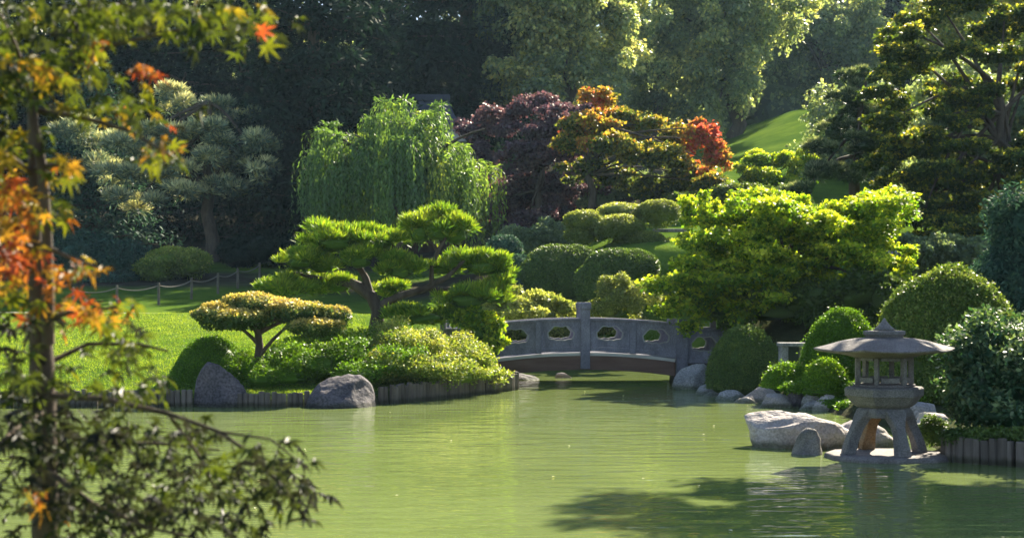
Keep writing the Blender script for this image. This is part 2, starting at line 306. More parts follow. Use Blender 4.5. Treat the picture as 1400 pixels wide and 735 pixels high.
# lawn grass blades on the sunlit lawn
n = 150000; x = rng.uniform(-16, -1.5, n); y = 26.6 + 18 * rng.random(n) ** 1.3; ok = (pond_dist(x, y) > .12) & (x / y < -.07); x, y = x[ok], y[ok]
P = np.stack([x, y, gz(x, y) - .005], -1); ax = unit(rng.normal(size=P.shape) * .45 + (0, 0, 1)); q = Quads()
q.leaves(P, ax, rdirs(len(P)), rng.uniform(.03, .06, len(P)), .012, np.clip(.5 + .3 * lump(P * .5, 3) + .22 * lump(P * 1.9, 4) + .25 * rng.normal(size=len(P)), 0, 1))
tag(q.build('lawn_grass', M['grass_blade']), kind='stuff', label='short sunlit green lawn grass behind the left shore', cat='grass')

# ------------------------------------------------------------------ plants
def cloud(q, blobs, n, L, W, up=.35, shell=.6, rnd=.6, droop=0., t0=.4, tv=.22, ttop=0., under=.35, lumps=.16, tfn=None, spike=0., sub=0):
    blobs = np.asarray(blobs, float)
    if sub:                                      # break every clump into small tufts with gaps between them
        nb = len(blobs); d = rdirs(nb * sub); d[:, 2] = np.where((d[:, 2] < 0) & (rng.random(nb * sub) < .55), -d[:, 2], d[:, 2])
        bb = np.repeat(blobs, sub, 0); k_ = rng.uniform(.24, .48, nb * sub)[:, None]
        blobs = np.concatenate([bb[:, :3] + d * rng.uniform(.4, 1.05, nb * sub)[:, None] * bb[:, 3:6], bb[:, 3:6] * k_ * (1, 1, 1.25)], 1)
    a = (blobs[:, 3] * blobs[:, 4] * blobs[:, 5]) ** (2 / 3); cnt = np.maximum((n * a / a.sum()).astype(int), 8)
    toff = rng.normal(size=len(blobs)) * tv * .6
    for k, (b, m) in enumerate(zip(blobs, cnt)):
        d = rdirs(m); d[:, 2] = np.where((d[:, 2] < 0) & (rng.random(m) > under), -d[:, 2], d[:, 2])
        r = shell + (1 - shell) * rng.random(m) ** .7
        r *= 1 + lumps * lump(d * 2.2, int(rng.integers(1e6)), 2.0)
        P = b[:3] + d * r[:, None] * b[3:6]
        nr = unit(unit(d / b[3:6]) * .9 + (0, 0, up) + rng.normal(size=(m, 3)) * rnd)
        ax = unit(np.cross(nr, rdirs(m)) + (0, 0, -droop) + d * .3)
        if spike: ax = unit(unit(d + (0, 0, up * .8)) * spike + rng.normal(size=(m, 3)) * .45); nr = unit(np.cross(ax, rdirs(m)))
        t = t0 + toff[k] + tv * rng.normal(size=m) + ttop * d[:, 2]  # ttop tints upward leaves brighter: sunlit tops put into the colour
        if tfn is not None: t = tfn(P, t)
        s = rng.uniform(.7, 1.25, m)
        q.leaves(P, ax, nr, L * s, W * s, np.clip(t, 0, 1))
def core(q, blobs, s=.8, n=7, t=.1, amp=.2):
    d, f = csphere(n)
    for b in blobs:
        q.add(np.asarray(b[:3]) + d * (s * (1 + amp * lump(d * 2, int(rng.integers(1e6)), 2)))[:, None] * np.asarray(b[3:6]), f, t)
def bl(px, py, Y, rx, ry, ryd=None):           # a clump given where it is seen: centre, depth, half sizes in photo pixels
    c = at(px, py, Y); s = Y / F; return (*c, rx * s, (ryd if ryd else rx) * s, ry * s)
def limbs(q, start, ends, r0, r1, sag=.15, k=7, sides=6, wob=.06):
    start = np.asarray(start, float)
    for e in ends:
        e = np.asarray(e, float); L = np.linalg.norm(e - start); t = np.linspace(0, 1, k)[:, None]
        mid = (start + e) / 2 + rng.normal(size=3) * L * wob + (0, 0, L * sag)
        q.tube((1 - t) ** 2 * start + 2 * t * (1 - t) * mid + t * t * e, np.linspace(r0, r1, k), sides)
def wobble(a, b, k, amp):
    a = np.asarray(a, float); b = np.asarray(b, float); t = np.linspace(0, 1, k)[:, None]; o = rng.normal(size=(k, 3)) * amp; o[0] = 0; o[:, 2] = 0
    return a + (b - a) * t + o
def plant(name, label, cat, base, blobs, n, L, W, m, group=None, trunk=None, bark='bark', corep=None, nlimb=8, crown='crown', cq=None, **kw):
    x, y = base; z = gh(x, y); root = thing(name, label, cat, (x, y, z), group)
    if trunk:
        r0, top = trunk; q = Quads(); tp = wobble((x, y, z - .2), top, 7, r0 * .5); q.tube(tp, np.linspace(r0 * 1.15, r0 * .5, 7), 9)
        idx = rng.permutation(len(blobs))[:nlimb]
        for k in idx: limbs(q, tp[int(rng.integers(3, 7))], [blobs[k][:3]], r0 * .42, r0 * .1)
        q.build('trunk', M[bark], root, True)
    q = cq or Quads()
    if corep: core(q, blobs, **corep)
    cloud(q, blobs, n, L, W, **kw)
    q.build(crown, M[m], root); return root
def scatter_blobs(px, py, Y, rx, ry, nb, br, flat=.8, shell=.5, top=True):
    out = []; c = at(px, py, Y); s = Y / F
    for _ in range(nb):
        d = rdirs(1)[0]; r = shell + (1 - shell) * rng.random(); b = br * rng.uniform(.7, 1.3)
        out.append((c[0] + d[0] * r * rx * s, c[1] + d[1] * r * rx * s * .8, c[2] + d[2] * r * ry * s, b * s, b * s, b * s * flat))
    return out

def conifer(label, px, Y, h, rad, n, m='conifer', z0=.12, group='tall dark conifers on the slope behind', t0=.4, L=.55, W=.17, bark='bark', levels=13, shape=1.0):
    x = (px - 700) / F * Y; z = gh(x, Y); root = thing('conifer_tree', label, 'tree', (x, Y, z), group)
    q = Quads(); q.tube(wobble((x, Y, z - .3), (x, Y, z + h), 8, .08), np.linspace(h * .021, .04, 8), 9); B = []
    for k in range(levels):
        f = z0 + (1 - z0) * (k + rng.uniform(-.2, .2)) / levels; zz = z + h * f; r = rad * (1 - f) ** (.75 * shape) + .3
        for s in range(6):
            a = s * 1.047 + k * .7 + rng.uniform(-.3, .3); rr = r * rng.uniform(.75, 1.15)
            tip = np.array([x + math.cos(a) * rr, Y + math.sin(a) * rr, zz - rr * .06 + rng.uniform(-.4, .4)])
            q.tube(np.linspace((x, Y, zz), tip, 4), np.linspace(.09, .02, 4), 5)
            for g in (.45, .8):
                c = np.array([x, Y, zz]) * (1 - g) + tip * g; w_ = rr * .33 * (1.25 - .4 * g); B.append((*c, w_ * 1.25, w_ * 1.25, .45 + .1 * rr))
    q.build('trunk', M[bark], root, True); q = Quads()
    cloud(q, B, n, L, W, up=.5, shell=.3, rnd=.7, droop=.15, t0=t0, tv=.2, under=.4, lumps=.25); q.build('crown', M[m], root); return root

# far woods behind everything: one mass of foliage
q = Quads(); B = []
for k in range(420):
    x = rng.uniform(-80, 90); y = rng.uniform(118, 150); B.append((x, y, rng.uniform(8, 24 + (y - 118) * .2), 5.5, 4, 4.0))
core(q, B, .72, 4, .1, .2); cloud(q, B, 110000, .8, .5, t0=.3, shell=.4, rnd=.8)
tag(q.build('far_woods', M['broad_dark']), 'dense dark woodland closing the view behind all the trees', 'woods', kind='stuff')
# tall conifers on the left slope
conifer('tall dark conifer at the far left behind the young maple', 40, 84, 24, 6.5, 26000)
conifer('tall dark conifer between the far left conifer and the blue pine', 190, 90, 27, 6.5, 26000)
conifer('tall dark layered conifer rising straight above the blue-green pine', 335, 88, 27, 6.5, 28000)
conifer('tall dark layered conifer above the left half of the weeping tree', 428, 68, 23, 5.0, 34000, L=.45, W=.14)
conifer('tall dark conifer with bare trunk beside the dark shrine roof', 636, 82, 28, 5.5, 30000, z0=.2, t0=.5)
conifer('tall dark conifer directly behind the shrine roof', 545, 96, 27, 6.5, 30000)
conifer('small dense dark conifer in shade left of the blue pine', 130, 70, 9.5, 3.6, 16000, m='yew', z0=.08, L=.26, W=.09)
conifer('small dense dark conifer in shade between the blue pine and the weeping tree', 425, 76, 9, 3.6, 16000, m='conifer', z0=.04, L=.26, W=.09, shape=.8)
conifer('dark evergreen in deep shade right behind the blue pine trunk', 250, 78, 9, 3.8, 14000, m='conifer', z0=.04, L=.26, W=.09, shape=.8)
# big broad-leaved trees on the hill
plant('broadleaf_tree', 'large grey-green broadleaf tree, sunlit on its right flank, behind the red maple', 'tree', (3.2, 80),
      scatter_blobs(775, 30, 80, 135, 150, 60, 42, .9, .35), 90000, .26, .17, 'broad_dark', 'big broadleaf trees on the hill', (.45, at(775, 60, 80)), droop=.5, tv=.25, t0=.62, lumps=.28, shell=.3, sub=7)
plant('broadleaf_tree', 'large blue-green broadleaf tree standing left of the hillside lawn', 'tree', (13.8, 92),
      scatter_blobs(1000, 30, 92, 110, 140, 55, 40, .95, .35), 75000, .28, .18, 'broad_dark', 'big broadleaf trees on the hill', (.45, at(1000, 60, 92)), droop=.5, tv=.22, t0=.5, lumps=.28, shell=.3, sub=7)
plant('broadleaf_tree', 'hazy dark tree whose foot meets the top of the hillside lawn', 'tree', (25, 121),
      scatter_blobs(1110, 40, 121, 85, 120, 45, 36, .95, .35), 50000, .3, .2, 'broad_dark', 'big broadleaf trees on the hill', (.45, at(1110, 60, 121)), droop=.4, tv=.22, t0=.4, lumps=.28, shell=.3, sub=6)
plant('broadleaf_tree', 'darkest distant tree between the hillside lawn and the right maple', 'tree', (31.5, 122),
      scatter_blobs(1215, 30, 122, 90, 130, 40, 38, .95, .35), 45000, .3, .2, 'conifer', 'big broadleaf trees on the hill', (.45, at(1215, 60, 122)), droop=.4, tv=.22, t0=.5, lumps=.28)
plant('broadleaf_tree', 'distant sunlit tree showing through the gaps of the right maple', 'tree', (28, 84),
      scatter_blobs(1370, 90, 84, 110, 150, 40, 42, .9, .35), 40000, .26, .18, 'broad_mid', 'big broadleaf trees on the hill', (.4, at(1370, 120, 84)), t0=.75, lumps=.28)

plant('broadleaf_tree', 'rounded dark tree rising right behind the crest of the hillside lawn', 'tree', (23.5, 109),
      scatter_blobs(1130, 70, 109, 95, 80, 40, 36, .95, .35), 45000, .28, .18, 'broad_dark', 'big broadleaf trees on the hill', (.4, at(1130, 70, 109)), droop=.4, tv=.22, t0=.3, lumps=.28, shell=.3, sub=6)
plant('broadleaf_tree', 'dark tree in the gap between the two large hill trees at upper centre', 'tree', (10.5, 104),
      scatter_blobs(905, 90, 104, 60, 110, 34, 36, .95, .35), 36000, .28, .18, 'broad_dark', 'big broadleaf trees on the hill', (.4, at(905, 80, 104)), droop=.4, tv=.22, t0=.25, lumps=.28, shell=.3, sub=6)
# blue-green pine at left
x, y = (290 - 700) / F * 66, 66.; z = gh(x, y); root = thing('blue_pine', 'blue-green pine with pale sunlit needle tips and a thick bare trunk at left', 'tree', (x, y, z))
q = Quads(); tp = wobble((x, y, z - .3), at(285, 140, 66), 7, .1); q.tube(tp, np.linspace(.36, .12, 7), 10); B = []
for (a, b, r1, r2) in [(300, 160, 40, 18), (340, 165, 34, 16), (270, 185, 45, 16), (340, 200, 42, 16), (250, 150, 26, 18), (235, 130, 22, 14), (215, 190, 40, 16), (180, 205, 40, 16), (355, 235, 32, 14), (300, 225, 50, 15),
                       (225, 235, 45, 15), (170, 245, 40, 15), (320, 262, 45, 12), (250, 268, 45, 12), (190, 275, 40, 13), (130, 235, 40, 18), (120, 190, 40, 20), (345, 268, 30, 8), (360, 195, 22, 12)]:
    B.append(bl(a, b, 66 + rng.uniform(-1.6, 1.6), r1, r2))
for b in B: limbs(q, tp[int(rng.integers(3, 7))], [b[:3]], .1, .03, .05)
q.build('trunk', M['bark'], root, True); q = Quads()
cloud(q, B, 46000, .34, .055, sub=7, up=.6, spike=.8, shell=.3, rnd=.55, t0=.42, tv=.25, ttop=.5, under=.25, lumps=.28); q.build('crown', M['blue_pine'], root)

# shaded shrubs on the left slope
plant('shrub', 'shaded dark blue-green shrub beside the paler shrub on the left slope', 'shrub', (-16, 59), [bl(120, 355, 59, 50, 36), bl(165, 360, 58.5, 45, 34), bl(75, 360, 59, 40, 30), bl(150, 385, 58, 50, 18)], 18000, .14, .06, 'yew', t0=.4, corep=dict(s=.75), crown='foliage')
plant('shrub', 'rounded shrub with pale green top beside the fence posts on the left slope', 'shrub', (-13.3, 58), [bl(240, 358, 58, 44, 20), bl(262, 360, 57.6, 28, 20), bl(215, 370, 57.6, 30, 18)], 16000, .13, .05, 'mound', t0=.3, ttop=.25, corep=dict(s=.75), crown='foliage')
plant('hedge', 'low dark hedge in deep shade under the conifers at left', 'hedge', (-9.5, 63), [bl(330 + 34 * k, 345 - (k % 2) * 4, 63, 34, 24) for k in range(5)], 16000, .14, .06, 'conifer', t0=.3, corep=dict(s=.8), crown='foliage')
# weeping tree
x, y = (540 - 700) / F * 54, 54.; z = gh(x, y); root = thing('weeping_tree', 'weeping tree with cascading green branches, dome-shaped, behind the sculpted pine', 'tree', (x, y, z))
q = Quads(); apex = at(556, 185, 54); tp = wobble((x, y, z - .3), apex, 8, .12); q.tube(tp, np.linspace(.3, .08, 8), 9)
ql = Quads(); s = 54 / F
RW, zt, zb = 120 * s, apex[2] + 24 * s, at(0, 335, 54)[2]; cx0 = at(536, 0, 54)[0]
for k in range(170):
    a = rng.uniform(0, 2 * np.pi); u_ = math.sqrt(rng.random()); rr0 = u_ * RW * (1 + .07 * math.sin(3 * a + 1) + .05 * math.sin(7 * a))
    px0 = cx0 + (556 - 536) * s * (1 - u_) + math.cos(a) * rr0 * .96; py0 = 54 + math.sin(a) * rr0 * .85
    z0_ = zt - (zt - zb) * (.02 + .33 * u_ ** 1.1 + .12 * u_ ** 5) + (zt - zb) * .16 * math.exp(-(u_ / .28) ** 2) + rng.normal() * .46 - .25 * max(0, math.cos(a)) * u_
    lr = rng.uniform(.35, .7); ln = rng.uniform(.55, 1.15) * (z0_ - zb) * (.45 + .55 * u_); tk0 = .24 * rng.normal() - .1 + .2 * math.cos(a - .5) * u_  # strands tinted lighter to the right, sun side put into the colour
    for h in range(15):
        b_ = a + rng.normal() * .55; R_ = lr * rng.uniform(.6, 1.2); drop = ln * rng.uniform(.55, 1.1); m = max(8, int(drop / .085)); t = np.linspace(0, 1, m)
        off = np.array([rng.normal() * .16, rng.normal() * .16])
        rr = R_ * np.sin(np.minimum(t * 4, np.pi / 2)); dz = .22 * R_ * np.sin(np.minimum(t * 7, np.pi)) - drop * np.maximum(0, t - .14) / .86
        pt = np.stack([px0 + off[0] + np.cos(b_) * rr, py0 + off[1] + np.sin(b_) * rr, z0_ + dz], -1) + rng.normal(size=(m, 3)) * .025
        pt = pt[pt[:, 2] > z + .4]
        if len(pt) < 4: continue
        ax = unit(np.gradient(pt, axis=0) + rng.normal(size=pt.shape) * .03)
        out = np.array([np.cos(b_), np.sin(b_), .3]) + rng.normal(size=pt.shape) * .5
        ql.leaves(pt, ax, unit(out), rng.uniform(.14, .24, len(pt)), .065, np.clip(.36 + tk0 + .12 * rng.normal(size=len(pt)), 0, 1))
for k in range(9): limbs(q, tp[5], [(cx0 + rng.normal() * 1.5, 54 + rng.normal() * 1.2, zt - rng.uniform(.5, 1.2))], .1, .03, .2)
q.build('trunk', M['bark'], root, True); ql.build('crown', M['weeping'], root)
# dark purple maple and autumn maple
plant('purple_maple', 'dark purple-leaved maple between the weeping tree and the autumn maple', 'tree', (1.2, 60),
      [bl(px_, py_, 61 + rng.uniform(-2, 2), r1, r2) for (px_, py_, r1, r2) in [(680, 175, 40, 22), (735, 160, 45, 24), (780, 160, 40, 22), (655, 215, 30, 22), (700, 220, 45, 22), (750, 210, 45, 22), (690, 262, 40, 22), (740, 258, 45, 22), (785, 215, 35, 20), (720, 300, 48, 20), (770, 270, 40, 20), (680, 300, 30, 18), (640, 250, 30, 20), (810, 250, 40, 20), (790, 300, 40, 18), (660, 180, 40, 18), (720, 185, 44, 20), (760, 185, 40, 20), (655, 285, 34, 20), (730, 280, 44, 20)]],
      76000, .14, .11, 'purple_maple', trunk=(.2, at(735, 230, 60)), bark='bark', tv=.25, t0=.45, lumps=.3, shell=.2, sub=9)
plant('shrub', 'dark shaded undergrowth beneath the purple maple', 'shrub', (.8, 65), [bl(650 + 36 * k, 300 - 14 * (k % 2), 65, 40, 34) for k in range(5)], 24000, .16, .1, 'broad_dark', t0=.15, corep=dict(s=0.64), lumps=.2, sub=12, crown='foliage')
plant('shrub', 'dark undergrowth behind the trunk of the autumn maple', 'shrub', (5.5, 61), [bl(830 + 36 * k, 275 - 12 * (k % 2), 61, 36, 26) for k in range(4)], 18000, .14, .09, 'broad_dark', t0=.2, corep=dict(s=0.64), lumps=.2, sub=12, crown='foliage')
def red_right(P, t):
    px_ = 700 + P[:, 0] / P[:, 1] * F; py_ = CY - (P[:, 2] - EYE) / P[:, 1] * F
    a = np.exp(-(((px_ - 968) / 30) ** 2 + ((py_ - 200) / 40) ** 2)); b = np.exp(-(((px_ - 815) / 26) ** 2 + ((py_ - 140) / 24) ** 2))
    return t + (.4 + .2 * rng.random(len(t))) * np.clip(a * 1.6, 0, 1) + .32 * b - .25 * sstep(190, 250, py_)
plant('autumn_maple', 'maple turning yellow and orange with a bright red right side and grey trunk', 'tree', (3.0, 56),
      [bl(px_, py_, 56 + rng.uniform(-1.6, 1.6), r1, r2) for (px_, py_, r1, r2) in [(815, 140, 26, 16), (800, 175, 40, 18), (850, 165, 38, 16), (890, 175, 34, 18), (930, 195, 34, 22), (965, 195, 28, 24), (980, 225, 20, 22), (830, 205, 45, 18), (885, 215, 42, 20), (935, 240, 38, 20), (800, 235, 34, 16), (860, 248, 42, 18), (905, 262, 34, 15), (965, 250, 24, 14), (775, 200, 26, 14), (955, 175, 14, 10)]],
      50000, .15, .11, 'autumn', trunk=(.15, at(808, 170, 56)), bark='bark', tv=.13, t0=.35, lumps=.4, shell=.15, rnd=.9, sub=12, nlimb=14, tfn=red_right)
# cloud-pruned shrub, clipped hedges behind the bridge
plant('cloud_pruned_tree', 'cloud-pruned shrub with flat golden-topped pads below the autumn maple', 'tree', (3.4, 48),
      [bl(850, 292, 48, 36, 14), bl(900, 292, 47.5, 32, 19), bl(800, 303, 47.5, 30, 15), bl(845, 312, 47, 36, 18), bl(880, 330, 47, 30, 14), bl(795, 322, 47.5, 24, 12)], 26000, .075, .045, 'pale_leaf', trunk=(.14, at(835, 300, 48)), t0=.02, ttop=.5, tv=.1, corep=dict(s=.8), lumps=.1, shell=.85, up=.5)
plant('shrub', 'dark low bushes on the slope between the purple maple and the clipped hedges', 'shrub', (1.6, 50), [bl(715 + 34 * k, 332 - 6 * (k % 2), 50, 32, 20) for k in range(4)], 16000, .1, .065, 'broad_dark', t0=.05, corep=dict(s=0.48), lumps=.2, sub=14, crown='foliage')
plant('clipped_hedge', 'wide dark clipped hedge behind the bridge, left of the second hedge', 'hedge', (2.0, 45), [bl(762, 380, 45, 55, 45, 45), bl(735, 392, 44.6, 36, 40), bl(790, 378, 45.2, 46, 42)], 32000, .07, .04, 'clipped', group='clipped hedges behind the bridge', corep=dict(s=.9, amp=.03), t0=.3, lumps=.05, shell=.93, crown='foliage')
plant('clipped_hedge', 'dark clipped hedge behind the bridge under the cloud-pruned shrub', 'hedge', (3.6, 44), [bl(845, 372, 44, 48, 34), bl(820, 390, 43.6, 36, 34), bl(868, 368, 44, 34, 28)], 28000, .07, .04, 'clipped', group='clipped hedges behind the bridge', corep=dict(s=.9, amp=.03), t0=.3, lumps=.05, shell=.93, crown='foliage')
plant('shrub', 'small rounded dark shrub between the weeping tree and the clipped hedge', 'shrub', (-.3, 46), [bl(690, 345, 46, 26, 24), bl(705, 372, 45, 24, 24), bl(690, 400, 44, 30, 24)], 12000, .08, .04, 'yew', corep=dict(s=.85), t0=.55, lumps=.08, shell=.85, crown='foliage')
plant('flowering_shrub', 'loose pale yellow-green shrub directly behind the left rail of the bridge', 'shrub', (.5, 40.5), [bl(700, 412, 40, 34, 15), bl(740, 415, 40, 34, 14), bl(770, 422, 40, 26, 12), bl(672, 415, 40, 24, 14), bl(725, 430, 39.6, 60, 16)], 17000, .11, .06, 'pale_leaf', t0=.5, rnd=.8, lumps=.3, sub=9, corep=dict(s=0.48), crown='foliage')
plant('shrub', 'pale bushy shrub behind the bridge post, in front of the second hedge', 'shrub', (2.9, 41), [bl(848, 405, 41, 26, 24), bl(868, 418, 40.6, 30, 20), bl(830, 425, 40.6, 28, 16)], 13000, .1, .035, 'pale_leaf', t0=.3, rnd=.7, lumps=.25, up=.8, sub=9, corep=dict(s=0.48), crown='foliage')
plant('shrub', 'sunlit yellow-green shrub on the slope right of the cloud-pruned shrub', 'shrub', (5.4, 47), [bl(915, 350, 47, 26, 18), bl(895, 380, 46, 24, 22), bl(930, 375, 46, 30, 22), bl(905, 405, 44, 24, 16)], 13000, .1, .06, 'pale_leaf', t0=.35, rnd=.7, lumps=.25, sub=9, corep=dict(s=0.48), crown='foliage')
plant('shrub', 'sunlit yellow-green plants on the far bank seen through the bridge openings', 'shrub', (1.5, 44.2), [bl(690 + 30 * k, 452 + 4 * (k % 2), 44, 26, 14) for k in range(7)], 15000, .1, .06, 'pale_leaf', t0=.4, rnd=.8, sub=9, corep=dict(s=0.48), crown='foliage')
# right slope, far
plant('shrub', 'sunlit lime-green spreading shrub at the foot of the hillside lawn', 'shrub', (10.0, 58), [bl(1045, 225, 58, 30, 15), bl(1085, 222, 58, 28, 14), bl(1020, 245, 57, 26, 16), bl(1070, 250, 57, 40, 18), bl(975, 262, 57, 30, 14)], 22000, .11, .08, 'lime_maple', trunk=(.12, at(1050, 245, 58)), t0=.6, ttop=.3, corep=dict(s=0.40), lumps=.22, sub=9, crown='crown')
plant('shrub', 'dark green bushy shrub behind the bright green maple, below the lime shrub', 'shrub', (8.6, 54), [bl(960, 285, 54, 40, 20), bl(1010, 272, 54, 44, 22), bl(1060, 275, 54, 40, 20)], 18000, .12, .08, 'broad_mid', t0=.3, corep=dict(s=0.56), lumps=.2, sub=9, crown='foliage')
plant('garden_pine', 'pruned pine with pale-edged round pads left of the right maple', 'tree', (11.6, 50),
      [bl(1170, 110, 50, 24, 14), bl(1160, 135, 49.5, 22, 13), bl(1140, 180, 50, 28, 16), bl(1185, 160, 50, 32, 16), bl(1130, 205, 49, 26, 12), bl(1185, 200, 49, 36, 16), bl(1120, 240, 49, 32, 13), bl(1165, 238, 49, 34, 14), bl(1100, 262, 48.5, 26, 12)], 34000, .2, .03, 'rim_lit_pine', spike=1., sub=6, trunk=(.2, at(1180, 110, 50)), t0=.35, ttop=.45, tv=.15, corep=dict(s=0.44), lumps=.25, shell=.4, rnd=.45, up=.6)
# big maple at upper right
B = []
for _ in range(110):
    px_ = rng.uniform(1215, 1470); lo = 20 + 1.0 * max(0, 1262 - px_) ; py_ = rng.uniform(max(lo, -60), 335)
    if 1340 < px_ < 1400 and 130 < py_ < 200: continue
    B.append(bl(px_, py_, 47 + rng.uniform(-3, 3), rng.uniform(26, 46), rng.uniform(9, 15)))
B += [bl(px_, py_, 47, r1, r2) for (px_, py_, r1, r2) in [(1290, 15, 40, 12), (1255, 32, 30, 10), (1225, 55, 26, 9), (1205, 62, 14, 6), (1330, 5, 50, 12), (1240, 95, 40, 14), (1215, 130, 34, 13), (1205, 175, 30, 13), (1215, 225, 34, 14), (1235, 270, 40, 14), (1300, 300, 50, 13), (1350, 240, 45, 14), (1250, 305, 40, 12), (1210, 290, 30, 11), (1340, 320, 46, 13), (1275, 328, 40, 10), (1390, 310, 40, 13)]]
plant('spreading_maple', 'large spreading maple at upper right, dark layered foliage with glowing yellow tips', 'tree', (15.8, 47), B, 170000, .135, .1, 'backlit_maple', trunk=(.2, at(1362, 120, 47)), t0=.38, tv=.24, ttop=.36, lumps=.4, shell=.15, nlimb=26, under=.5, sub=9)
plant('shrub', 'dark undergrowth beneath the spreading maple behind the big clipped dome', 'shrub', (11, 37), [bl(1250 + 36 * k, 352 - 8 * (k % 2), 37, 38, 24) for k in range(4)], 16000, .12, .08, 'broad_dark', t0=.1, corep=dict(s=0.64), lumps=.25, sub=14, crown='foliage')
for px_, Y_, lab in ((1190, 66, 'dark shaded tree on the slope behind the pale-edged pine'), (1300, 62, 'dark shaded tree on the slope directly behind the spreading maple'), (1420, 58, 'dark shaded tree on the slope at the right border behind the spreading maple')):
    plant('broadleaf_tree', lab, 'tree', ((px_ - 700) / F * Y_, Y_), scatter_blobs(px_, 205, Y_, 85, 110, 34, 36, .8, .3), 30000, .2, .14, 'broad_dark', 'shaded trees on the right slope', (.25, at(px_, 200, Y_)), t0=.3, lumps=.28, shell=.4)
plant('shade_tree', 'spreading tree on the right bank reaching over the water above the frame', 'tree', (14.5, 24.5), [(rng.uniform(6.7, 13.0), rng.uniform(18.4, 25.4), rng.uniform(7.6, 9.2), 1.1, 1.1, .55) for _ in range(84)], 70000, .13, .1, 'broad_mid', trunk=(.2, (13.2, 23.5, 8)), nlimb=3, t0=.3, lumps=.25, shell=.2, sub=5, corep=dict(s=0.48))
plant('shrub', 'dark blue-green conical shrub at the right edge behind the big clipped dome', 'shrub', (10.4, 29), [bl(1400, 320, 29, 50, 60), bl(1380, 370, 29, 46, 50), bl(1430, 340, 29, 55, 80), bl(1360, 400, 28.5, 40, 44), bl(1420, 430, 28.5, 70, 60)], 26000, .12, .045, 'yew', t0=.45, corep=dict(s=0.62), lumps=.25, sub=24, shell=.3, crown='foliage')
# bright green maple by the bridge
B = []
for _ in range(84):
    px_ = rng.uniform(935, 1215); top = 285 + 26 * math.sin(px_ * .04) + abs(px_ - 1080) * .12; py_ = top + (430 - top) * rng.random()
    if py_ > 425 and px_ > 1150: continue
    B.append(bl(px_, py_, 34 + rng.uniform(-1.8, 2.2), rng.uniform(26, 44), rng.uniform(11, 18)))
B += [bl(px_, py_, Y_, r1, r2) for (px_, py_, Y_, r1, r2) in [(1160, 285, 34, 26, 14), (1180, 272, 34, 14, 9), (1120, 292, 34, 30, 12), (1070, 302, 34, 34, 12), (1020, 302, 34, 30, 12), (980, 300, 34, 26, 12), (945, 305, 34, 18, 8), (1215, 370, 33.5, 34, 14), (1190, 355, 33.5, 34, 14), (1235, 360, 33.5, 18, 8),
      (1225, 385, 33.2, 26, 14), (1200, 400, 33, 34, 18), (1240, 345, 34, 16, 9), (1185, 330, 34, 34, 14), (1150, 400, 33, 40, 18), (1100, 400, 33, 44, 20), (1050, 395, 33, 44, 20), (910, 395, 33, 30, 18), (925, 425, 33, 28, 18), (940, 450, 32.8, 18, 10), (960, 410, 33, 36, 24), (905, 425, 32.8, 18, 8), (1010, 425, 33, 40, 20), (1000, 385, 33, 44, 20)]]
B += [bl(rng.uniform(935, 1200), 292 + rng.uniform(-14, 22), 34 + rng.uniform(-1, 1), rng.uniform(6, 14), rng.uniform(8, 18)) for _ in range(26)]
plant('green_maple', 'bright lime-green maple overhanging the right end of the bridge', 'tree', (6.4, 34.5), B, 140000, .10, .072, 'lime_maple', trunk=(.13, at(1075, 350, 34)), t0=.56, tv=.2, ttop=.3, lumps=.4, shell=.15, under=.45, rnd=.6, sub=16, up=.6, nlimb=14)
# sculpted black pine on the left bank
x, y = (512 - 700) / F * 32.5, 32.5; z = gh(x, y); root = thing('sculpted_pine', 'sculpted garden pine with rounded needle pads and crooked dark trunk left of the bridge', 'tree', (x, y, z))
q = Quads(); Y0 = 32.5
q.tube([at(512, 500, Y0), at(514, 450, Y0), at(517, 425, Y0), at(508, 405, Y0), at(492, 393, Y0), at(478, 385, Y0)], [.21, .17, .15, .14, .13, .1], 10)
q.tube([at(506, 405, Y0), at(500, 380, Y0), at(488, 360, Y0), at(478, 340, Y0)], [.11, .08, .06, .04], 8)
q.tube([at(480, 388, Y0), at(455, 385, Y0), at(425, 378, Y0), at(400, 372, Y0)], [.09, .07, .05, .03], 8)
q.tube([at(514, 420, Y0), at(545, 405, Y0), at(580, 395, Y0), at(612, 378, Y0), at(635, 355, Y0)], [.11, .085, .075, .06, .04], 8)
q.tube([at(590, 392, Y0), at(590, 365, Y0), at(600, 340, Y0), at(610, 325, Y0)], [.06, .05, .045, .03], 8)
q.tube([at(585, 394, Y0), at(620, 395, Y0), at(650, 385, Y0)], [.06, .05, .03], 8); q.tube([at(600, 345, Y0), at(588, 330, Y0)], [.04, .03], 6)
q.build('trunk', M['bark'], root, True)
def pad(blobs, n, t0=.45):
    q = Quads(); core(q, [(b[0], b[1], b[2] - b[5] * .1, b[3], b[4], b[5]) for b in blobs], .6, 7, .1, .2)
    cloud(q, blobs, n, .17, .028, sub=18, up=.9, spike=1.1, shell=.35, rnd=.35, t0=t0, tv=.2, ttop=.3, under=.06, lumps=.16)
    P = q.v[-1]; q.build('needle_pad', M['pine_needle'], root)
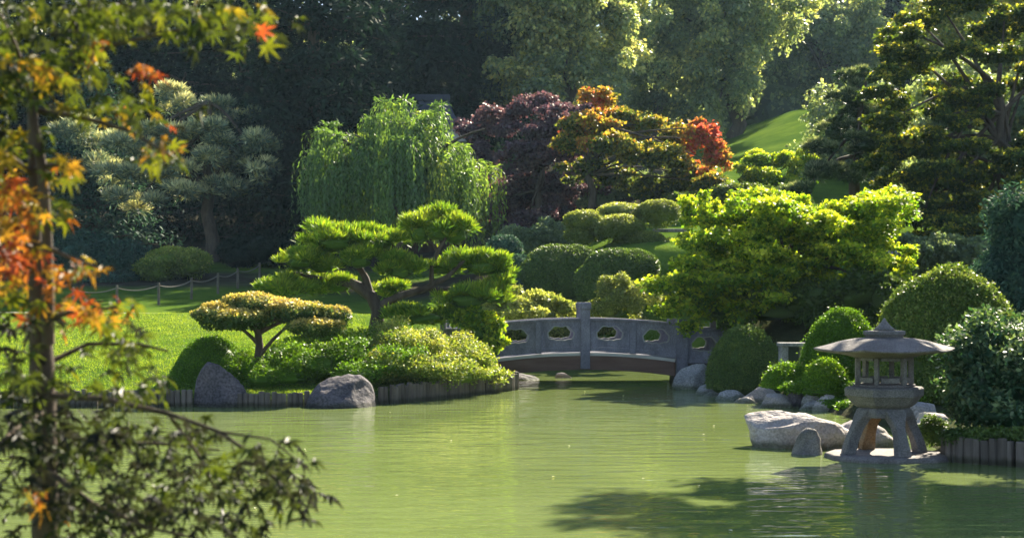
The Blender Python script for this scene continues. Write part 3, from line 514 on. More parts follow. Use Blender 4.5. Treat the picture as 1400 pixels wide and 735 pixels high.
for blobs, n in [([(598, 312, 44, 24), (622, 318, 26, 20), (573, 318, 22, 18)], 9000), ([(462, 330, 44, 20), (432, 342, 26, 12)], 7000), ([(512, 332, 36, 16)], 4500), ([(412, 358, 30, 13), (440, 364, 26, 11)], 5000),
                 ([(400, 394, 36, 15), (432, 392, 30, 14)], 5500), ([(368, 396, 20, 9)], 2000), ([(462, 392, 24, 11)], 2500), ([(492, 356, 24, 14)], 3500), ([(548, 368, 28, 18)], 4500), ([(602, 368, 26, 9)], 2500),
                 ([(660, 364, 34, 17), (684, 376, 18, 13), (636, 356, 20, 11)], 6500), ([(640, 410, 44, 15), (672, 402, 26, 17)], 6500), ([(580, 434, 44, 12), (545, 430, 22, 10)], 4500), ([(625, 432, 30, 10)], 2500), ([(532, 398, 20, 9)], 2000)]:
    pad([bl(a, b, Y0 + rng.uniform(-.5, .5), r1, r2) for (a, b, r1, r2) in blobs], n)
# flat-topped small tree
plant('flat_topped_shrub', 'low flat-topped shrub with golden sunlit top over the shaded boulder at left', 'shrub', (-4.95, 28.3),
      [bl(300, 432, 28.2, 36, 18, 40), bl(345, 418, 28.5, 42, 17, 46), bl(385, 424, 28.3, 38, 16), bl(330, 436, 28, 44, 14), bl(420, 430, 28.2, 40, 16), bl(455, 432, 28.2, 28, 14), bl(430, 447, 27.9, 40, 13)], 34000, .06, .04, 'sunlit_gold', trunk=(.11, at(352, 440, 28.3)), t0=.3, ttop=.5, tv=.13, corep=dict(s=.7), lumps=.16, shell=.75, up=.6, nlimb=7)
# low groundcover mound under the pine
plant('ground_cover', 'dense low groundcover shrub spilling over the log edging beside the bridge', 'ground cover', (-1.8, 29.8),
      [bl(560, 478, 29.6, 52, 30), bl(600, 488, 29.8, 54, 30), bl(640, 500, 30.4, 44, 26), bl(530, 470, 30, 40, 30), bl(575, 505, 28.8, 60, 22), bl(530, 505, 28.6, 44, 24), bl(670, 515, 31.2, 28, 12), bl(625, 515, 29.6, 44, 16), bl(655, 512, 30.6, 36, 16)], 60000, .055, .032, 'mound', t0=.42, ttop=.25, tv=.2, corep=dict(s=0.64), lumps=.2, shell=.3, rnd=.8, up=.6, sub=30, crown='foliage')
plant('ground_cover', 'dark shaded creeping shrub between the two shore boulders under the flat-topped shrub', 'ground cover', (-4.2, 28.6),
      [bl(470, 490, 29, 46, 30), bl(430, 500, 28.6, 50, 26), bl(390, 515, 28.2, 46, 20), bl(360, 520, 28, 36, 20), bl(490, 515, 28, 40, 18), bl(510, 478, 29.6, 34, 26), bl(410, 478, 30, 30, 16), bl(345, 505, 28.4, 34, 22), bl(385, 492, 28.8, 40, 24), bl(450, 470, 29.6, 40, 24), bl(540, 500, 28.4, 40, 26)], 40000, .055, .03, 'clipped_lime', t0=.25, ttop=.2, tv=.2, corep=dict(s=0.64), lumps=.2, shell=.3, rnd=.8, up=.6, sub=30, crown='foliage')
plant('shrub', 'small bright leafy shrub growing against the left end of the bridge', 'shrub', (-.75, 32.2), [bl(655, 455, 32, 26, 22), bl(668, 478, 32, 20, 16), bl(640, 440, 32.2, 18, 16), bl(682, 470, 31.8, 10, 8)], 8000, .1, .065, 'lime_maple', t0=.6, rnd=.8, lumps=.3, shell=.3, sub=9, corep=dict(s=0.40), crown='foliage')

def dome(label, px, py_top, py_base, half, Y, n, m='clipped', L=.04, W=.026, t0=.4, exp=2.0, group='clipped dome shrubs on the right bank', dep=None):
    s = Y / F; c = at(px, py_base, Y); H = (py_base - py_top) * s; r = half * s; x, y = c[0], c[1] ; z = gh(x, y)
    root = thing('clipped_shrub', label, 'shrub', (x, y, z), group); q = Quads(); ry = dep or r
    d, f = csphere(10)
    def shape(d):                                # dome: full round above, tucked in below
        k = 1 + .03 * lump(d * 2.5, int(px), 2) + .018 * lump(d * 6, int(px) + 1, 2.5); rad = (np.abs(d[:, :2] ** 2).sum(1)) ** .5
        return np.stack([d[:, 0] * r * k, d[:, 1] * ry * k, np.where(d[:, 2] > 0, d[:, 2] * H * k, d[:, 2] * H * .3)], -1)
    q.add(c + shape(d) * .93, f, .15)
    D = rdirs(n); D[:, 2] = np.where(D[:, 2] < -.25, -D[:, 2], D[:, 2]); Pp = c + shape(D) * rng.uniform(.93, 1.015, n)[:, None]
    hol = lump(D * 5, int(px) + 7, 2.2) > -1.0 + .35 * rng.random(n); D, Pp = D[hol], Pp[hol]; n = len(D); sh = rng.random(n) < .035; Pp = Pp + D * (sh * rng.uniform(.03, .09, n))[:, None]
    nr = unit(D / np.array([r, ry, H]) * r + rng.normal(size=D.shape) * .55); ax = unit(np.cross(nr, rdirs(n)) + D * .5)
    q.leaves(Pp, ax, nr, L * rng.uniform(.7, 1.3, n), W, np.clip(t0 + .22 * rng.normal(size=n) + .2 * lump(Pp * 2.2, 3) + .25 * sh, 0, 1))
    q.build('foliage', M[m], root); return root
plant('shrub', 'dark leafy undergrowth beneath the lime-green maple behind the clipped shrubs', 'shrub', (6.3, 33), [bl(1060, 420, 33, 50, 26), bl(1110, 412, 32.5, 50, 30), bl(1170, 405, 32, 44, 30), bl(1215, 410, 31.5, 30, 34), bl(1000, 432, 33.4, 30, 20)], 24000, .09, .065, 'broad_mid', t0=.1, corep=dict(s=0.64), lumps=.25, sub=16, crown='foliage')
dome('large smooth clipped dome shrub towering behind the stone lantern', 1296, 364, 530, 105, 24.5, 66000, L=.05, W=.032, t0=.5)
dome('round clipped dome shrub at the right end of the bridge', 1019, 446, 524, 53, 29.6, 22000)
dome('dark taller clipped shrub between the stone lantern and the right end of the bridge', 1150, 424, 515, 54, 27.5, 24000, m='clipped_lime', t0=.15)
dome('small bright green clipped ball left of its twin on the right shore', 1075, 497, 526, 32, 27.2, 9000, m='clipped_lime', group='small clipped balls above the shore stones')
dome('small bright green clipped ball close to the left of the lantern', 1129, 491, 527, 30, 26.2, 9000, m='clipped_lime', t0=.5, group='small clipped balls above the shore stones')
plant('ground_cover', 'low green groundcover tumbling between the shore stones right of the round dome', 'ground cover', (5.9, 26.4), [bl(1090, 530, 26.6, 26, 9), bl(1130, 534, 26.2, 40, 8), bl(1165, 530, 26, 24, 10), bl(1070, 523, 27.4, 20, 9), bl(1195, 540, 24.6, 30, 12), bl(1240, 545, 23.6, 34, 12), bl(1146, 552, 25.7, 26, 9), bl(1166, 556, 25.0, 22, 9)], 12000, .05, .03, 'clipped_lime', t0=.3, corep=dict(s=.8), lumps=.2, crown='foliage')
dome('low dark green dome added in place of the shadow under the flat-topped shrub', 287, 460, 545, 57, 28.4, 20000, m='clipped_lime', t0=.1, group='added dark domes on the left bank')  # dark dome shape added to stand for shade on the lawn
plant('glossy_shrub', 'broad glossy dark-leaved shrub with pale tips above the right log edging', 'shrub', (6.5, 18.6), [bl(1375, 520, 18.6, 76, 70), bl(1335, 520, 18.4, 40, 54), bl(1390, 470, 18.8, 60, 46), bl(1345, 470, 18.6, 26, 26), bl(1320, 560, 18.2, 30, 30), bl(1440, 510, 18.4, 70, 80), bl(1370, 565, 18, 60, 30)], 24000, .075, .042, 'glossy', t0=.5, tv=.2, corep=dict(s=0.62), lumps=.25, shell=.3, rnd=.8, up=.4, sub=26, ttop=.3, crown='foliage')
plant('ground_cover', 'low dark fringe of grassy groundcover on top of the right log edging', 'ground cover', (6.1, 17.6), [bl(1310 + 30 * k, 598, 17.5 - .12 * k, 26, 12) for k in range(7)] + [bl(1275, 590, 18.6, 20, 20)], 12000, .06, .02, 'clipped', t0=.3, corep=dict(s=.7), up=1.0, lumps=.2, crown='foliage')

# ------------------------------------------------------------------ rocks
def rock(name, label, px, py_base, Y, wpx, hpx, m, seed, depth=None, group=None, cat='stone', skew=0., zb=None, cuts=9):
    s = Y / F; c = at(px, py_base, Y); zb = c[2] if zb is None else zb; c[2] = zb
    r = np.random.default_rng(seed); d, f = csphere(14); p = d.copy()
    for _ in range(cuts):
        nn = unit(r.normal(size=3) * (1, 1, .8)); k = r.uniform(.55, .84); e = p @ nn - k; p = p - nn * (np.maximum(e, 0) * .85)[:, None]
    p = p * (1 + .07 * lump(d, seed, 3) + .035 * lump(d, seed + 1, 8) + .012 * lump(d, seed + 2, 18))[:, None]
    p[:, :2] *= (1 + .22 * np.clip(.5 - p[:, 2], 0, 1))[:, None]
    p[:, 0] += skew * p[:, 2]
    p[:, 0] -= (p[:, 0].max() + p[:, 0].min()) / 2; mx = np.abs(p[:, 0]).max(); p = p / (mx, np.abs(p[:, 1]).max(), p[:, 2].max())
    w2 = wpx * s / 2; p = p * (w2, depth or w2 * .8, hpx * s); p[:, 2] = np.maximum(p[:, 2], -hpx * s * .35)
    q = Quads(); q.add(p, f); me = q.mesh(name, M[m], (0, 0, 0), True); o = link(name, me); o.location = tuple(c); return tag(o, label, cat, group)
rock('boulder', 'tall slanted dark boulder on the left shore below the flat-topped shrub', 303, 556, 26.75, 74, 62, 'dark_rock', 29, skew=.15, cuts=7, cat='boulder')
rock('boulder', 'wide flat-topped dark boulder on the left shore below the pine', 467, 555, 26.8, 106, 44, 'dark_rock', 34, depth=.7, cat='boulder')
rock('boulder', 'big pale rounded boulder in the water left of the stone lantern', 1092, 613, 19.4, 146, 52, 'pale_rock', 5, depth=.55, cat='boulder', skew=-.3, cuts=16)
rock('boulder', 'low pale pinkish boulder in the water right behind the stone lantern', 1180, 610, 19.5, 90, 36, 'pale_rock', 8, depth=.5, cat='boulder')
rock('rock', 'small pointed dark rock in front of the big pale boulder', 1103, 622, 18.35, 46, 38, 'lantern_stone', 15, depth=.22, cat='rock', skew=.1, cuts=11)
G = 'grey stones lining the right shore'
for lab, a, b, Y_, w_, h_, m_, sd in [
    ('rough grey stone at the foot of the right bridge post', 945, 532, 32.2, 44, 34, 'granite', 41), ('low grey stone between the bridge post stone and the round dome', 972, 540, 30.2, 36, 16, 'granite', 42),
    ('flat grey stone below the left side of the round dome', 1000, 548, 28.6, 40, 15, 'granite', 43), ('pale flat stone below the right side of the round dome', 1034, 548, 28.0, 52, 20, 'pale_rock', 44),
    ('low pale stone standing in the water, left below the small clipped ball', 1060, 558, 26.7, 46, 20, 'pale_rock', 45), ('upright dark stone between two small clipped balls', 1090, 550, 26.6, 26, 28, 'dark_rock', 46),
    ('rounded grey stone below the clipped ball beside the lantern', 1120, 550, 26.3, 42, 22, 'granite', 47), ('pale wedge stone touching the water left of the lantern', 1132, 559, 25.8, 46, 20, 'pale_rock', 48),
    ('small pale stone at the waterline just left of the lantern platform', 1163, 562, 25.2, 26, 18, 'pale_rock', 49), ('brownish stone half hidden by groundcover behind the lantern roof edge', 1152, 538, 26.4, 30, 16, 'granite', 50),
    ('long low grey stone at the waterline right of the bridge post', 985, 545, 29.6, 40, 12, 'granite', 54), ('small pale stone in the water in front of the round dome', 1018, 553, 27.6, 30, 11, 'pale_rock', 55), ('small grey stone wedged between the two pale waterside stones', 1108, 560, 25.9, 28, 12, 'granite', 56),
    ('bluish flat stone right behind the lantern legs', 1256, 568, 22.0, 50, 18, 'granite', 51), ('pale flat slab between the lantern and the glossy shrub', 1274, 578, 20.9, 40, 14, 'pale_rock', 52),
    ('grey stone behind the lantern firebox post', 1215, 558, 23.8, 50, 20, 'granite', 53)]:
    rock('shore_stone', lab, a, b, Y_, w_ * 1.2, h_ * 1.05, m_, sd, group=G, cuts=16)
rock('rock', 'sunlit pale rock in the water under the middle of the bridge', 768, 523, 36.8, 36, 14, 'pale_rock', 61, cat='rock')
rock('rock', 'dark rock at the left abutment under the bridge', 716, 524, 36.0, 46, 14, 'dark_rock', 62, cat='rock')

# ------------------------------------------------------------------ log edgings
def log_mesh(seed):
    r = np.random.default_rng(seed); k = 8; an = np.arange(k) * 2 * np.pi / k; rad = .052 * (1 + .08 * r.normal(size=k)); h = .62 + .02 * r.normal()
    P_ = Poly(); ring = lambda s_, z_: [(rad[i_] * s_ * math.cos(a), rad[i_] * s_ * math.sin(a), z_) for i_, a in enumerate(an)]
    P_.loft([ring(1.02, 0), ring(1, h - .015), ring(.82, h)]); me = bpy.data.meshes.new('log'); me.from_pydata(P_.v, [], P_.f); me.materials.append(M['log_wood']); return me
LOGS = [log_mesh(k) for k in range(5)]
def edging(label, pts, top, step=.101):
    pts = np.array(pts, float); root = thing('log_edging', label, 'edging', (*pts[0], 0), 'log edgings along the pond')
    seg = np.linalg.norm(np.diff(pts, axis=0), axis=1); s_ = np.concatenate([[0], np.cumsum(seg)]); n_ = int(s_[-1] / step)
    for k in range(n_):
        t = k * step; x = np.interp(t, s_, pts[:, 0]); y = np.interp(t, s_, pts[:, 1])
        o = link('log', LOGS[int(rng.integers(5))], root); o.location = (x - pts[0, 0], y - pts[0, 1] + rng.normal() * .008, top - .62 + rng.normal() * .012); o.rotation_euler = (rng.normal() * .02, rng.normal() * .02, rng.uniform(0, 6.3))
edging('long log edging in shade along the lawn at far left', [(-10.6, 26.5), (-8, 26.55), (-5.75, 26.6)], .31)
edging('short shaded log edging between the two shore boulders', [(-4.95, 26.6), (-4.2, 26.65), (-3.6, 26.8)], .26)
edging('curved log edging below the groundcover mound, ending at the bridge', [(-2.45, 27.35), (-2.2, 27.45), (-1.17, 29.15), (-.5, 30.5), (-.1, 31.3), (.08, 31.75), (.1, 32.6)], .36)
edging('log edging at the right border beside the stone lantern', [(5.28, 17.9), (5.24, 17.5), (5.3, 17.3), (6.2, 16.65), (7.6, 16.0)], .32)

# ------------------------------------------------------------------ bridge
BY = 34.0; bx = lambda p: (p - 700) / F * BY; X0 = bx(800)
root = thing('arched_bridge', 'low arched grey footbridge with pierced railing panels across the narrow end of the pond', 'bridge', (X0, BY + .95, 0.0))
zd = lambda x: .735 - .034 * (x - X0) ** 2 * np.where(abs(x - X0) < 2.3, 1, 0) - np.where(abs(x - X0) < 2.3, 0, .18 + .0 * x)
zr = lambda x: 1.535 - .026 * (x - X0) ** 2 * np.where(abs(x - X0) < 2.6, 1, 0) - np.where(abs(x - X0) < 2.6, 0, .176)
EDG = [606, 670, 736, 800, 865, 932, 990]; E = [bx(p) for p in EDG]
lin = lambda a, b, n_=14: np.linspace(a, b, n_)
zbeam = lambda x: zd(x) - .40
p_ = Poly(); p_.arc(lin(E[1] - .15, E[5] + .15, 30), lambda x: zd(x) - .11, lambda x: zd(x) - .02, BY + .12, BY + 1.78); p_.build('deck', M['bridge_wood'], root)
for yy in (BY - .04, BY + 1.80):
    p_ = Poly(); p_.arc(lin(E[1] + .1, E[5] - .15, 30), lambda x: zd(x) - .075, lambda x: zd(x), yy, yy + .14); p_.build('lit_deck_edge', M['lit_deck_edge'], root, bevel=.008)
    p_ = Poly(); p_.arc(lin(E[1] + .1, E[5] - .15, 30), lambda x: zd(x) - .40 + .0 * x, lambda x: zd(x) - .078, yy + .03, yy + .13); p_.build('beam', M['beam_wood'], root, bevel=.008)
def post(x, y, w_, z0_, z1_, cap):
    p_ = Poly(); p_.box(x - w_ / 2, x + w_ / 2, y - w_ / 2, y + w_ / 2, z0_, z1_); o = p_.build('post', M['bridge_wood'], root, bevel=.012)
    if cap:
        c_ = Poly(); h = w_ / 2 + .025; c_.loft([[(x + a * h * s_, y + b * h * s_, z) for a, b in ((-1, -1), (1, -1), (1, 1), (-1, 1))] for s_, z in ((.86, z1_ + .002), (.86, z1_ + .02), (1, z1_ + .03), (1, z1_ + .15), (.8, z1_ + .18))])
        c_.build('post_cap', M['bridge_wood'], o, org=tuple(root.location), bevel=.008)
for side, yy in (('front', BY), ('back', BY + 1.9)):
    for k, x in enumerate(E):
        main = k == 3; end = k in (1, 5)
        z0_ = .36 if main else (.12 if end else (zd(x) + .01 if 1 < k < 5 else .25)); z1_ = 1.72 if main else (1.5 if end else (float(zr(x)) - .065 if 1 < k < 5 else 1.62))
        w_ = .22 if main else (.26 if end else (.15 if 1 < k < 5 else .14)); post(x, yy, w_, z0_, z1_, main or k in (0, 6))
    for k in range(6):
        a = E[k] + (.11 if k == 3 else .13 if k in (1, 5) else .075); b = E[k + 1] - (.11 if k + 1 == 3 else .13 if k + 1 in (1, 5) else .075)
        zc = (a + b) / 2; off = -.12 if k in (0, 5) else 0
        p_ = Poly(); p_.arc(lin(a - (0 if k in (3, 1, 5) else .074), b + (0 if k in (2, 4, 0) else .074)), lambda x: zr(np.clip(x, E[1] + .1, E[5] - .1)) - .06 + off, lambda x: zr(np.clip(x, E[1] + .1, E[5] - .1)) + off, yy - .085, yy + .085); p_.build('handrail', M['bridge_wood'], root, bevel=.012)
        lo = lambda x: zd(np.clip(x, E[1] + .1, E[5] - .1)) + .03 + off; hi = lambda x: zr(np.clip(x, E[1] + .1, E[5] - .1)) - .062 + off
        p_ = Poly(); p_.arc(lin(a, b), lo, lambda x: lo(x) + .10, yy - .055, yy + .055); p_.build('bottom_rail', M['bridge_wood'], root, bevel=.008)
        # panel pierced by a cloud-shaped opening
        n_ = 40; cx = zc; z_lo = lambda x: lo(x) + .102; ring, hole = [], []
        for t_ in range(n_):
            an = 2 * math.pi * t_ / n_; ca, sa = math.cos(an), math.sin(an); m_ = max(abs(ca), abs(sa)); x = cx + (b - a) / 2 * ca / m_; v_ = (sa / m_ + 1) / 2
            ring.append((x, z_lo(x) + (hi(x) - z_lo(x)) * v_))
            mz = (z_lo(cx) + hi(cx)) / 2
            hole.append((cx + .30 * ca, mz + (.185 * sa if sa > 0 else .165 * sa + .06 * math.exp(-(ca / .22) ** 2)) + .02 * math.cos(6 * an)))
        v = [(x, yy - .03, z) for x, z in ring] + [(x, yy - .03, z) for x, z in hole] + [(x, yy + .03, z) for x, z in ring] + [(x, yy + .03, z) for x, z in hole]; f = []
        for t_ in range(n_):
            u_ = (t_ + 1) % n_; f += [(t_, u_, n_ + u_, n_ + t_), (2 * n_ + u_, 2 * n_ + t_, 3 * n_ + t_, 3 * n_ + u_), (n_ + t_, n_ + u_, 3 * n_ + u_, 3 * n_ + t_), (u_, t_, 2 * n_ + t_, 2 * n_ + u_)]
        p_ = Poly(); p_.add(v, f); p_.build('panel', M['bridge_wood'], root)
        hc = np.array(hole); mid_ = hc.mean(0); out_ = mid_ + (hc - mid_) * (1.07, 1.1); v = []; f = []
        for yv in (yy - .045, yy + .045): v += [(x, yv, z) for x, z in hc * (1, 1) + (mid_ - hc) * .03] + [(x, yv, z) for x, z in out_]
        for t_ in range(n_):
            u_ = (t_ + 1) % n_; f += [(n_ + t_, n_ + u_, u_, t_), (2 * n_ + t_, 2 * n_ + u_, 3 * n_ + u_, 3 * n_ + t_), (t_, u_, 2 * n_ + u_, 2 * n_ + t_), (n_ + u_, n_ + t_, 3 * n_ + t_, 3 * n_ + u_)]
        p_ = Poly(); p_.add(v, f); p_.build('lit_edge_ring', M['lit_edge_wood'], root)  # added pale ring, stands for sun on the edge of the opening
for a, b in ((bx(590), E[1] + .09), (E[5] - .10, bx(1005))):
    p_ = Poly(); p_.box(a, b, BY + .16, BY + 1.74, -.5, .5); p_.build('abutment', M['dark_rock'], root, bevel=.03)

# ------------------------------------------------------------------ stone lantern
LX, LY = (1209 - 700) / F * 17.9, 17.9; Zl = lambda py, Y_=17.9: EYE - (py - CY) / F * Y_
root = thing('stone_lantern', 'broad-roofed stone lantern on four curved legs at the right waterside', 'lantern', (LX, LY, 0))
def hexring(r_, z_, n_=6, rot=0, sub=1, lift=0.):
    out = []
    for k in range(n_):
        a0, a1 = rot + k * 2 * math.pi / n_, rot + (k + 1) * 2 * math.pi / n_
        for s_ in range(sub):
            t_ = s_ / sub; out.append((LX + r_ * ((1 - t_) * math.cos(a0) + t_ * math.cos(a1)), LY + r_ * ((1 - t_) * math.sin(a0) + t_ * math.sin(a1)), z_ + lift * (2 * t_ - 1) ** 2 * 1.0))
    return out
p_ = Poly(); outl = [(-.70, -.30), (-.45, -.62), (0, -.66), (.45, -.60), (.74, -.34), (.72, .2), (.45, .55), (-.1, .6), (-.55, .45), (-.74, .1)]
p_.loft([[(LX + x * s_ + .02, LY + y * s_, z_) for x, y in outl] for s_, z_ in ((1.0, -.3), (1, .03), (.97, .06))]); p_.build('base_slab', M['roof_stone'], root, bevel=.012)
for k, az in enumerate((-77, 13, 103, 193)):
    a = R(az); er = np.array([math.cos(a), math.sin(a), 0]); et = np.array([-math.sin(a), math.cos(a), 0]); rings = []
    for t_ in np.linspace(0, 1, 9):
        z_ = .60 - .545 * t_; r_ = .23 + .25 * math.sin(t_ * 1.3) / math.sin(1.3); w_ = .155 - .085 * sstep(0, .42, t_) + .025 * sstep(.5, 1, t_); th = .075 - .01 * t_
        c_ = np.array([LX, LY, z_]) + er * r_; rings.append([c_ - er * th - et * w_, c_ + er * th - et * w_ * .86, c_ + er * th + et * w_ * .86, c_ - er * th + et * w_][::1])
    p_ = Poly(); p_.loft(rings[::-1]); p_.build('leg', M['orange_lit_stone' if k in (2,) else 'lantern_stone'], root, bevel=.015)  # back leg gets the stone coloured as if lit orange
p_ = Poly(); p_.loft([hexring(.34, .50), hexring(.35, .56), hexring(.32, .618)]); p_.build('leg_collar', M['lantern_stone'], root, bevel=.012)
p_ = Poly(); p_.loft([hexring(.33, .62), hexring(.39, .66), hexring(.47, .755), hexring(.485, .76), hexring(.49, .85), hexring(.46, .872)]); p_.build('platform', M['lantern_stone'], root, bevel=.01)
p_ = Poly(); p_.loft([hexring(.385, .874), hexring(.385, .90)]); p_.build('firebox_sill', M['roof_stone'], root, bevel=.006)
for k in range(6):
    a = k * math.pi / 3; c_ = (LX + .325 * math.cos(a), LY + .325 * math.sin(a)); p_ = Poly(); h = .034
    p_.loft([[(c_[0] + h * 1.2 * math.cos(a + b), c_[1] + h * 1.2 * math.sin(a + b), z_) for b in (.7, 2.44, 3.84, 5.58)] for z_ in (.902, 1.225)]); p_.build('firebox_post', M['lantern_stone'], root, bevel=.006)
    a2 = a + math.pi / 3; e0 = np.array(c_); e1 = np.array((LX + .325 * math.cos(a2), LY + .325 * math.sin(a2))); dd = (e1 - e0) / np.linalg.norm(e1 - e0); nn_ = np.array((-dd[1], dd[0])) * .018; e0 = e0 + dd * .05; e1 = e1 - dd * .05
    for z0_, z1_ in ((.925, .985), (1.19, 1.222)):
        p_ = Poly(); p_.box8([(*(e0 - nn_), z0_), (*(e1 - nn_), z0_), (*(e1 + nn_), z0_), (*(e0 + nn_), z0_), (*(e0 - nn_), z1_), (*(e1 - nn_), z1_), (*(e1 + nn_), z1_), (*(e0 + nn_), z1_)]); p_.build('firebox_rail', M['lantern_stone'], root)
p_ = Poly(); S_ = 6
p_.loft([hexring(.36, 1.227, sub=S_), hexring(.50, 1.262, sub=S_), hexring(.80, 1.292, sub=S_, lift=.012), hexring(.855, 1.297, sub=S_, lift=.02), hexring(.87, 1.312, sub=S_, lift=.024), hexring(.858, 1.322, sub=S_, lift=.024), hexring(.70, 1.372, sub=S_, lift=.012), hexring(.52, 1.43, sub=S_, lift=.004), hexring(.36, 1.462, sub=S_), hexring(.22, 1.472, sub=S_)])
p_.build('roof', M['roof_stone'], root, bevel=.004)
p_ = Poly(); p_.loft([hexring(.235, 1.474), hexring(.24, 1.50), hexring(.262, 1.503), hexring(.262, 1.545), hexring(.24, 1.555)]); p_.build('roof_cap', M['lantern_stone'], root, bevel=.006)
p_ = Poly(); p_.loft([hexring(r_, z_, 14) for r_, z_ in ((.125, 1.557), (.13, 1.572), (.10, 1.595), (.062, 1.63), (.03, 1.67), (.006, 1.71))]); p_.build('finial', M['lantern_stone'], root, smooth=True)

# ------------------------------------------------------------------ shrine roof among the trees
HX, HY = (570 - 700) / F * 70, 72.; hz = gh(HX, HY)
root = thing('shrine', 'dark tiled shrine roof with a pale gable showing among the trees behind the weeping tree', 'building', (HX, HY, hz)); e = 8.9; rg = 11.9
p_ = Poly(); p_.box(HX - 2.6, HX + 2.3, HY - 2, HY + 2, hz - .3, e); p_.build('wall', M['dark_wood'], root)
for sg in (-1, 1):
    rings = []
    for x_s in (-1, 1):
        prof = [(HX - .3 + x_s * (1.7 + 2.0 * t_), sg * 3.0 * t_, rg - 3.2 * t_ ** .75) for t_ in np.linspace(0, 1, 7)]
        rings.append([(x_, HY + b, c_) for x_, b, c_ in prof] + [(x_, HY + b, c_ - .18) for x_, b, c_ in prof[::-1]])
    p_ = Poly(); p_.loft(rings if sg > 0 else rings[::-1]); p_.build('roof_slope', M['roof_tile'], root)
p_ = Poly(); p_.box(HX - 2.1, HX + 1.5, HY - .16, HY + .16, rg - .1, rg + .2); p_.build('ridge', M['roof_tile'], root, bevel=.05)
# small gabled dormer turned to the viewer
p_ = Poly(); DX = (618 - 700) / F * 68.4; zt, zb_ = at(0, 172, 68.4)[2], at(0, 193, 68.4)[2]
p_.loft([[(DX - .7, y_, zb_), (DX + .7, y_, zb_), (DX, y_, zt)] for y_ in (68.5, 70.5)]); p_.build('dormer', M['pale_wall'], root)
for sg in (-1, 1):
    p_ = Poly(); p_.loft([[(DX, y_, zt + .02), (DX + sg * 1.25, y_, zb_ - .25), (DX + sg * 1.25, y_, zb_ - .12), (DX, y_, zt + .18)][::sg] for y_ in (68.2, 70.6)]); p_.build('dormer_roof', M['roof_tile'], root)

# ------------------------------------------------------------------ rope fence on the left slope
root = None; tops = []
F_ = [(100, 47.6), (160, 48.4), (217, 49.5), (262, 51.3), (298, 53.0), (325, 54.8), (355, 57.)]
root = thing('rope_fence', 'weathered wooden fence posts linked by rope along the shaded lawn at left', 'fence', ((217 - 700) / F * 49.5, 49.5, gh((217 - 700) / F * 49.5, 49.5)))
for px_, Y_ in F_:
    x = (px_ - 700) / F * Y_; z = gh(x, Y_); p_ = Poly(); r_ = .045
    p_.loft([[(x + r_ * s_ * math.cos(a), Y_ + r_ * s_ * math.sin(a), z_) for a in np.arange(8) * math.pi / 4] for s_, z_ in ((1, z - .2), (1, z + .72), (.75, z + .76))]); p_.build('post', M['post_wood'], root); tops.append((x, Y_, z + .66))
for a, b in zip(tops, tops[1:]):
    t_ = np.linspace(0, 1, 9)[:, None]; pts = np.array(a) * (1 - t_) + np.array(b) * t_; pts[:, 2] -= (.5 * t_ * (1 - t_))[:, 0]; q = Quads(); q.tube(pts, .02, 6); q.build('rope', M['rope'], root)
# grey bench slab, stake, small stones on the slopes
xs_, ys_ = (915 - 700) / F * 49, 49.; zz = at(0, 313, 49)[2]; zg = gh(xs_, ys_)
root = thing('stone_bench', 'grey stone slab bench on the slope beside the cloud-pruned shrub', 'bench', (xs_, ys_, zg))
p_ = Poly(); p_.box(xs_ - .55, xs_ + .55, ys_ - .25, ys_ + .25, zz - .12, zz); p_.build('seat', M['granite'], root, bevel=.02)
for sg in (-1, 1):
    p_ = Poly(); p_.box(xs_ + sg * .4 - .1, xs_ + sg * .4 + .1, ys_ - .2, ys_ + .2, zg - .2, zz - .122); p_.build('leg', M['granite'], root, bevel=.02)
xs_, ys_ = (1085 - 700) / F * 28.6, 28.6; zz = at(0, 468, 28.6)[2]; zg = gh(xs_, ys_)
root = thing('stone_bench', 'low pale stone bench half hidden between the round dome and the taller clipped shrub', 'bench', (xs_, ys_, zg))
p_ = Poly(); p_.box(xs_ - .3, xs_ + .35, ys_ - .2, ys_ + .2, zz - .07, zz); p_.build('seat', M['granite'], root, bevel=.015)
for sg in (-1, 1):
    p_ = Poly(); p_.box(xs_ + sg * .2 - .07, xs_ + sg * .2 + .07, ys_ - .16, ys_ + .16, zg - .2, zz - .072); p_.build('leg', M['granite'], root, bevel=.015)
rock('shore_stone', 'grey slab lying on the lit grass behind the lime maple at right', 1225, 348, 42, 70, 12, 'granite', 71)

# ------------------------------------------------------------------ petals and leaves drifting on the pond
n = 26; x = rng.uniform(-3, 5, n); y = 12 + 20 * rng.random(n); ok = pond_dist(x, y) < -.4; x, y = x[ok], y[ok]; q = Quads(); P = np.stack([x, y, np.full(len(x), .006)], -1)
a = rng.uniform(0, 6.3, len(x)); q.leaves(P, np.stack([np.cos(a), np.sin(a), .05 * np.ones(len(x))], -1), np.tile([0, 0, 1.], (len(x), 1)), rng.uniform(.03, .06, len(x)), .03, rng.random(len(x)))
tag(q.build('floating_leaves', M['litter']), 'small pale fallen leaves drifting on the green pond', 'leaves', kind='stuff')

